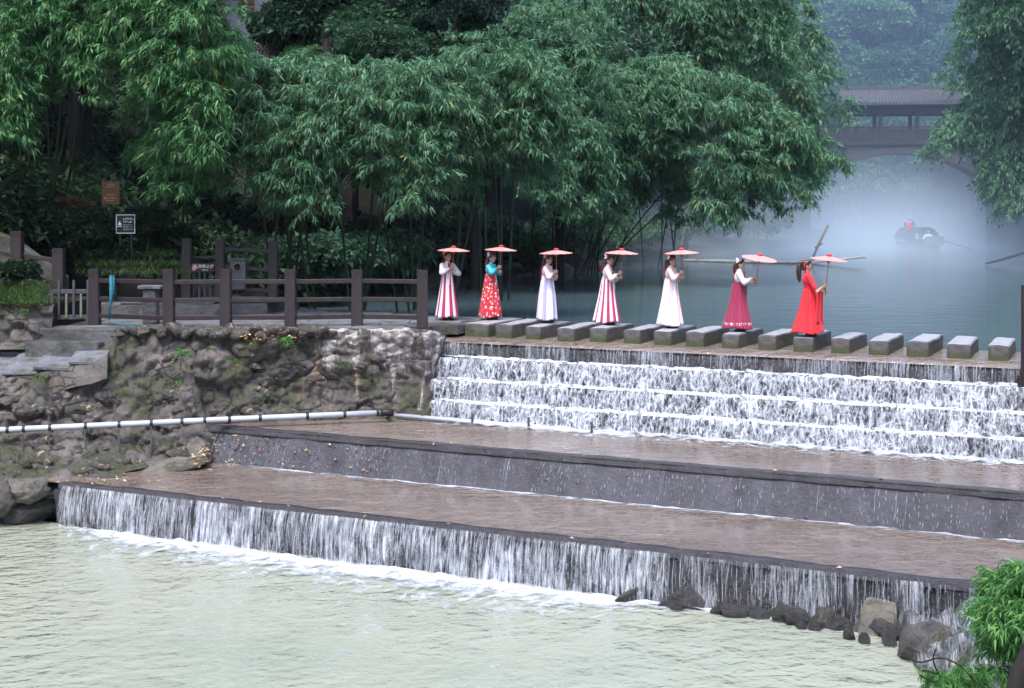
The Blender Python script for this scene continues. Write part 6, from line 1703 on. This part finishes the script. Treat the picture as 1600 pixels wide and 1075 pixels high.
for s in (-1, 1): capsule(mb, (0, s * .19, .58), (.12, s * .38, .36), .055, .045); capsule(mb, (.12, s * .38, .36), (.3, s * .45, .34), .045, .03); ellipsoid(mb, (.34, s * .46, .34), (.05, .03, .03)); capsule(mb, (0, s * .1, .1), (.4, s * .16, .16), .08, .06); capsule(mb, (.4, s * .16, .16), (.45, s * .16, -.1), .06, .04)
link('body', fuse(mb, 0.02, 3, M['skin']), None, rw)
mb = MB(); capsule(mb, (0, 0, 0.1), (0, 0, 0.54), 0.2, 0.17)
for s in (-1, 1): capsule(mb, (0, s * .19, .58), (.12, s * .38, .36), .085, .08); capsule(mb, (.12, s * .38, .36), (.24, s * .43, .35), .08, .06)
link('shirt', fuse(mb, 0.02, 3, M['white_cloth']), None, rw)
mb = MB(); ellipsoid(mb, (-0.01, 0, 0.87), (0.1, 0.09, 0.11)); link('hair', fuse(mb, 0.02, 2, M['hair']), None, rw)
for k, (x0, x1, py) in enumerate(((1366, 1402, 387), (1492, 1545, 387))):
    p, q = G(x0, py, Z_RIV), G(x1, py, Z_RIV); g_ = np.array([[list(p.lerp(q, t) + Vector((0, w * 0.35 * math.sin(math.pi * t), 0.012))) for w in (-1, 0, 1)] for t in np.linspace(0, 1, 20)])
    uv_ = np.array([[[t * 3, abs(w) * 0.3] for w in (-1, 0, 1)] for t in np.linspace(0, 1, 20)])
    tag(link('foam', grid_mesh('foam', g_, uv_), M['foam_pool']), ['thin white wake left of the misty boat', 'thin white wake at the oar tip right of the misty boat'][k], 'foam', None, 'stuff')
mo = empty('moored_boat', G(1010, 408, Z_RIV) - Vector((0, 0, 0.05)), R(12)); tag(mo, 'dark empty boat moored against the left bank', 'boat')
link('hull', hull_mesh(4.6, 1.4, 0.7), M['boat_wood'], mo)
b = MB(); b.tube([(-0.6, 0, 0.3), (-0.9, 0, 2.0)], 0.035, 6); b.build('pole', M['pole_wood'], mo)
b = MB(); b.tube([(1.9, 0, 0.3), (2.2, 0, 1.9)], 0.035, 6); b.build('pole', M['pole_wood'], mo)
for x in (-1.0, 0.9):
    b = MB(); b.box((x, 0, 0.5), (0.3, 1.15, 0.05)); b.build('thwart', M['boat_wood'], mo)
ra = empty('bamboo_raft', G(1190, 411, Z_RIV)); tag(ra, 'long pale bamboo raft floating behind the people', 'raft')
p, q = G(1075, 408, Z_RIV), G(1300, 413, Z_RIV); dv = (q - p).normalized(); nv = Vector((-dv.y, dv.x, 0)); inv = Matrix.Translation(-ra.location)
M['raft_bamboo'] = plain('raft_bamboo', (0.38, 0.36, 0.32), 0.5, 0.25, 3, 0.1)
for k in range(9):
    b = MB(); o_ = nv * (k - 4) * 0.13; e = q + o_; b.tube([p + o_ + Vector((0, 0, 0.06)), p.lerp(q, 0.5) + o_ + Vector((0, 0, 0.05)), p.lerp(q, 0.88) + o_ + Vector((0, 0, 0.08)), e + dv * 1.6 + Vector((0, 0, 0.4))], 0.06, 7); o = b.build('bamboo_pole', M['raft_bamboo'], ra, smooth=True); o.matrix_parent_inverse = inv
for t in (0.1, 0.5, 0.85):
    c_ = p.lerp(q, t); b = MB(); b.tube([c_ - nv * .8 + Vector((0, 0, .15)), c_ + nv * .8 + Vector((0, 0, .15))], 0.04, 6); o = b.build('crossbar', M['pole_wood'], ra); o.matrix_parent_inverse = inv
b = MB(); Yp = G(1268, 412, Z_RIV).y; b.tube([W(1266, 412, Yp), W(1280, 380, Yp), W(1294, 352, Yp)], [0.05, 0.07, 0.06], 7); b.tube([W(1277, 387, Yp) - Vector((.12, 0, 0)), W(1282, 380, Yp) + Vector((.1, 0, 0))], 0.05, 6)
tag(b.build('punting_pole', M['pole_wood'], smooth=True), 'leaning punting pole standing up from the raft end', 'pole')
b = MB(); Yp = 70.0; b.tube([W(1540, 412, Yp), W(1570, 404, Yp), W(1640, 382, Yp)], [0.05, 0.07, 0.08], 7)
tag(b.build('fallen_branch', M['bark'], smooth=True), 'bare branch dipping into the river at the right edge', 'branch')
# rocks along the far bank
for k, (px, py, s) in enumerate(((705, 447, 0.5), (735, 442, .7), (760, 446, .55), (785, 438, .8), (812, 440, .5), (832, 430, .9), (858, 428, .8), (880, 424, .7), (905, 420, .8), (930, 417, .6), (672, 452, .6), (640, 456, .5), (955, 413, .7))):
    p = G(px, py, Z_RIV)
    o = place_rock('boulder', RK['bank_rock'][k % 7], p + Vector((0, s * .5, 0.05)), (s * 1.3, s, s * 0.7), (0.1 * k, 0.2, k)); tag(o, 'dark boulder at the water edge of the far bank', 'boulder', 'boulders along the far bank')

# ------------------------------------------------------------------ small house on the slope and the cliff beside it
M['house_wall'] = plain('house_wall', (0.24, 0.25, 0.29), 0.9, 0.15, 1.5, 0.2); M['lattice'] = plain('lattice', (0.12, 0.06, 0.05), 0.7, 0.2, 4, 0.1)
hs = empty('hillside_house', W(385, 60, 43.6)); tag(hs, 'pale house with carved brown lattice window peeking above the bamboo', 'house'); s43 = 43 / K
b = MB(); b.box((0.15, 2.6, 0.6), (2.1, 4, 6.6)); b.build('wall', M['house_wall'], hs)
b = MB(); b.box((-0.86, 0.56, 1.6), (0.14, 0.1, 4.6)); b.build('corner_post', M['pole_wood'], hs)
wz0 = (60 - 17) * s43; wx0 = (379 - 385) * s43
wf = MB(); wf.box((wx0, 0.55, wz0 + 0.75), (0.5, 0.1, 1.5)); wf = wf.build('window', M['lattice'], hs)
for i in range(3):
    for j in range(7):
        b = MB(); b.box((wx0 - 0.15 + i * 0.15, 0.485, wz0 + 0.14 + j * 0.19), (0.1, 0.035, 0.05)); b.build('lattice_bar', M['boat_wood'], wf)
b = MB(); b.box((-1.7, 0.6, -0.2), (1.4, 0.8, 1.2)); b.build('side_wall', M['lattice'], hs)
b = MB(); b.add([(-1.6, -0.7, 3.8), (1.9, -0.7, 3.8), (1.9, 2.0, 5.0), (-1.6, 2.0, 5.0), (-1.6, 4.7, 3.8), (1.9, 4.7, 3.8)], [(0, 1, 2, 3), (3, 2, 5, 4)]); o = b.build('roof', M['roof_tile'], hs); md = o.modifiers.new('t', 'SOLIDIFY'); md.thickness = 0.15
# rocky cliff right of the house
cl = np.array([[list(W(px, 170 - (170 - tp) * t, 43.0 + 1.0 * t)) for t in np.linspace(0, 1, 90)] for px, tp in [(x, float(np.interp(x, [230, 402, 412, 445, 470, 640], [75, 62, 40, -30, -110, -110]))) for x in np.linspace(230, 640, 120)]])
fl = cl.reshape(-1, 3); c1_, c2_, ci_ = worley(fl * np.array([0.9, 0.9, 0.5]), 55)
fl = fl + np.array([0, -1.0, 0]) * ((ci_ - 0.5) * 0.5 + 0.35 * fbm(fl * 1.2, 5, 50))[:, None]
M['cliff'] = plain('cliff', (0.075, 0.06, 0.065), 0.9, 0.5, 1.0, 0.8, 4, stretch=(1, 1, 0.35))
tag(link('cliff', grid_mesh('cliff', fl.reshape(120, 90, 3)), M['cliff'], smooth=True), 'brown earth cliff beside the hillside house', None, None, 'structure')

# ------------------------------------------------------------------ air: even haze round everything, and a mist bank lying on the far river
def haze_box(name, lo, hi, density, color, label, aniso=0.0):
    b = MB(); b.box([(l + h) / 2 for l, h in zip(lo, hi)], [h - l for l, h in zip(lo, hi)])
    t = NT(name); t.n.remove(t.b)
    pv = t.node('ShaderNodeVolumePrincipled'); pv.inputs['Color'].default_value = col(color); pv.inputs['Density'].default_value = density; pv.inputs['Anisotropy'].default_value = aniso
    t.lk(pv.outputs[0], t.out.inputs['Volume'])
    o = b.build(name, t.m); tag(o, label, 'haze', None, 'stuff'); return o, t, pv
HZ, _, _ = haze_box('haze', (-100, -40, -3), (150, 340, 130), 0.00012, (0.70, 0.82, 1.0), 'thin bluish haze filling the gorge')
def mist(label, c, r, density, color):
    mb = MB(); ellipsoid(mb, c, r, None, 48, 24)
    t = NT('mist'); t.n.remove(t.b)
    pv = t.node('ShaderNodeVolumePrincipled'); pv.inputs['Color'].default_value = col(color); pv.inputs['Density'].default_value = density
    t.lk(pv.outputs[0], t.out.inputs['Volume'])
    tag(mb.build('mist', t.m, smooth=True), label, 'mist', None, 'stuff')
def low_mist(label, lo, hi, density, color):
    b = MB(); b.box([(l + h) / 2 for l, h in zip(lo, hi)], [h - l for l, h in zip(lo, hi)])
    t = NT('river_mist'); t.n.remove(t.b)
    pv = t.node('ShaderNodeVolumePrincipled'); pv.inputs['Color'].default_value = col(color)
    tc = t.node('ShaderNodeTexCoord'); sp = t.node('ShaderNodeSeparateXYZ'); t.lk(tc.outputs['Object'], sp.inputs[0])
    hz = t.math('POWER', 2.718, t.math('MULTIPLY', t.math('SUBTRACT', sp.outputs['Z'], lo[2]), -0.48))
    yr = t.node('ShaderNodeMapRange', interpolation_type='SMOOTHSTEP', i_From_Min=lo[1] + 2, i_From_Max=lo[1] + 50); t.lk(sp.outputs['Y'], yr.inputs['Value'])
    nz = t.ramp(t.noise(t.coord('Object', (1, 0.6, 2.2)), 0.075, 3, 0.55), [(0.25, 0.45), (0.75, 1.6)])
    t.lk(t.math('MULTIPLY', t.math('MULTIPLY', hz, yr.outputs[0]), t.math('MULTIPLY', nz, density)), pv.inputs['Density'])
    t.lk(pv.outputs[0], t.out.inputs['Volume'])
    tag(b.build('mist', t.m), label, 'mist', None, 'stuff')
low_mist('low bright mist lying on the river under the bridge', (-6, 52, Z_RIV + 0.02), (70, 190, 17), 0.072, (0.74, 0.86, 1.0))
mist('broad blue mist filling the far gorge', (40, 150, 10), (62, 100, 42), 0.0014, (0.50, 0.70, 1.0))
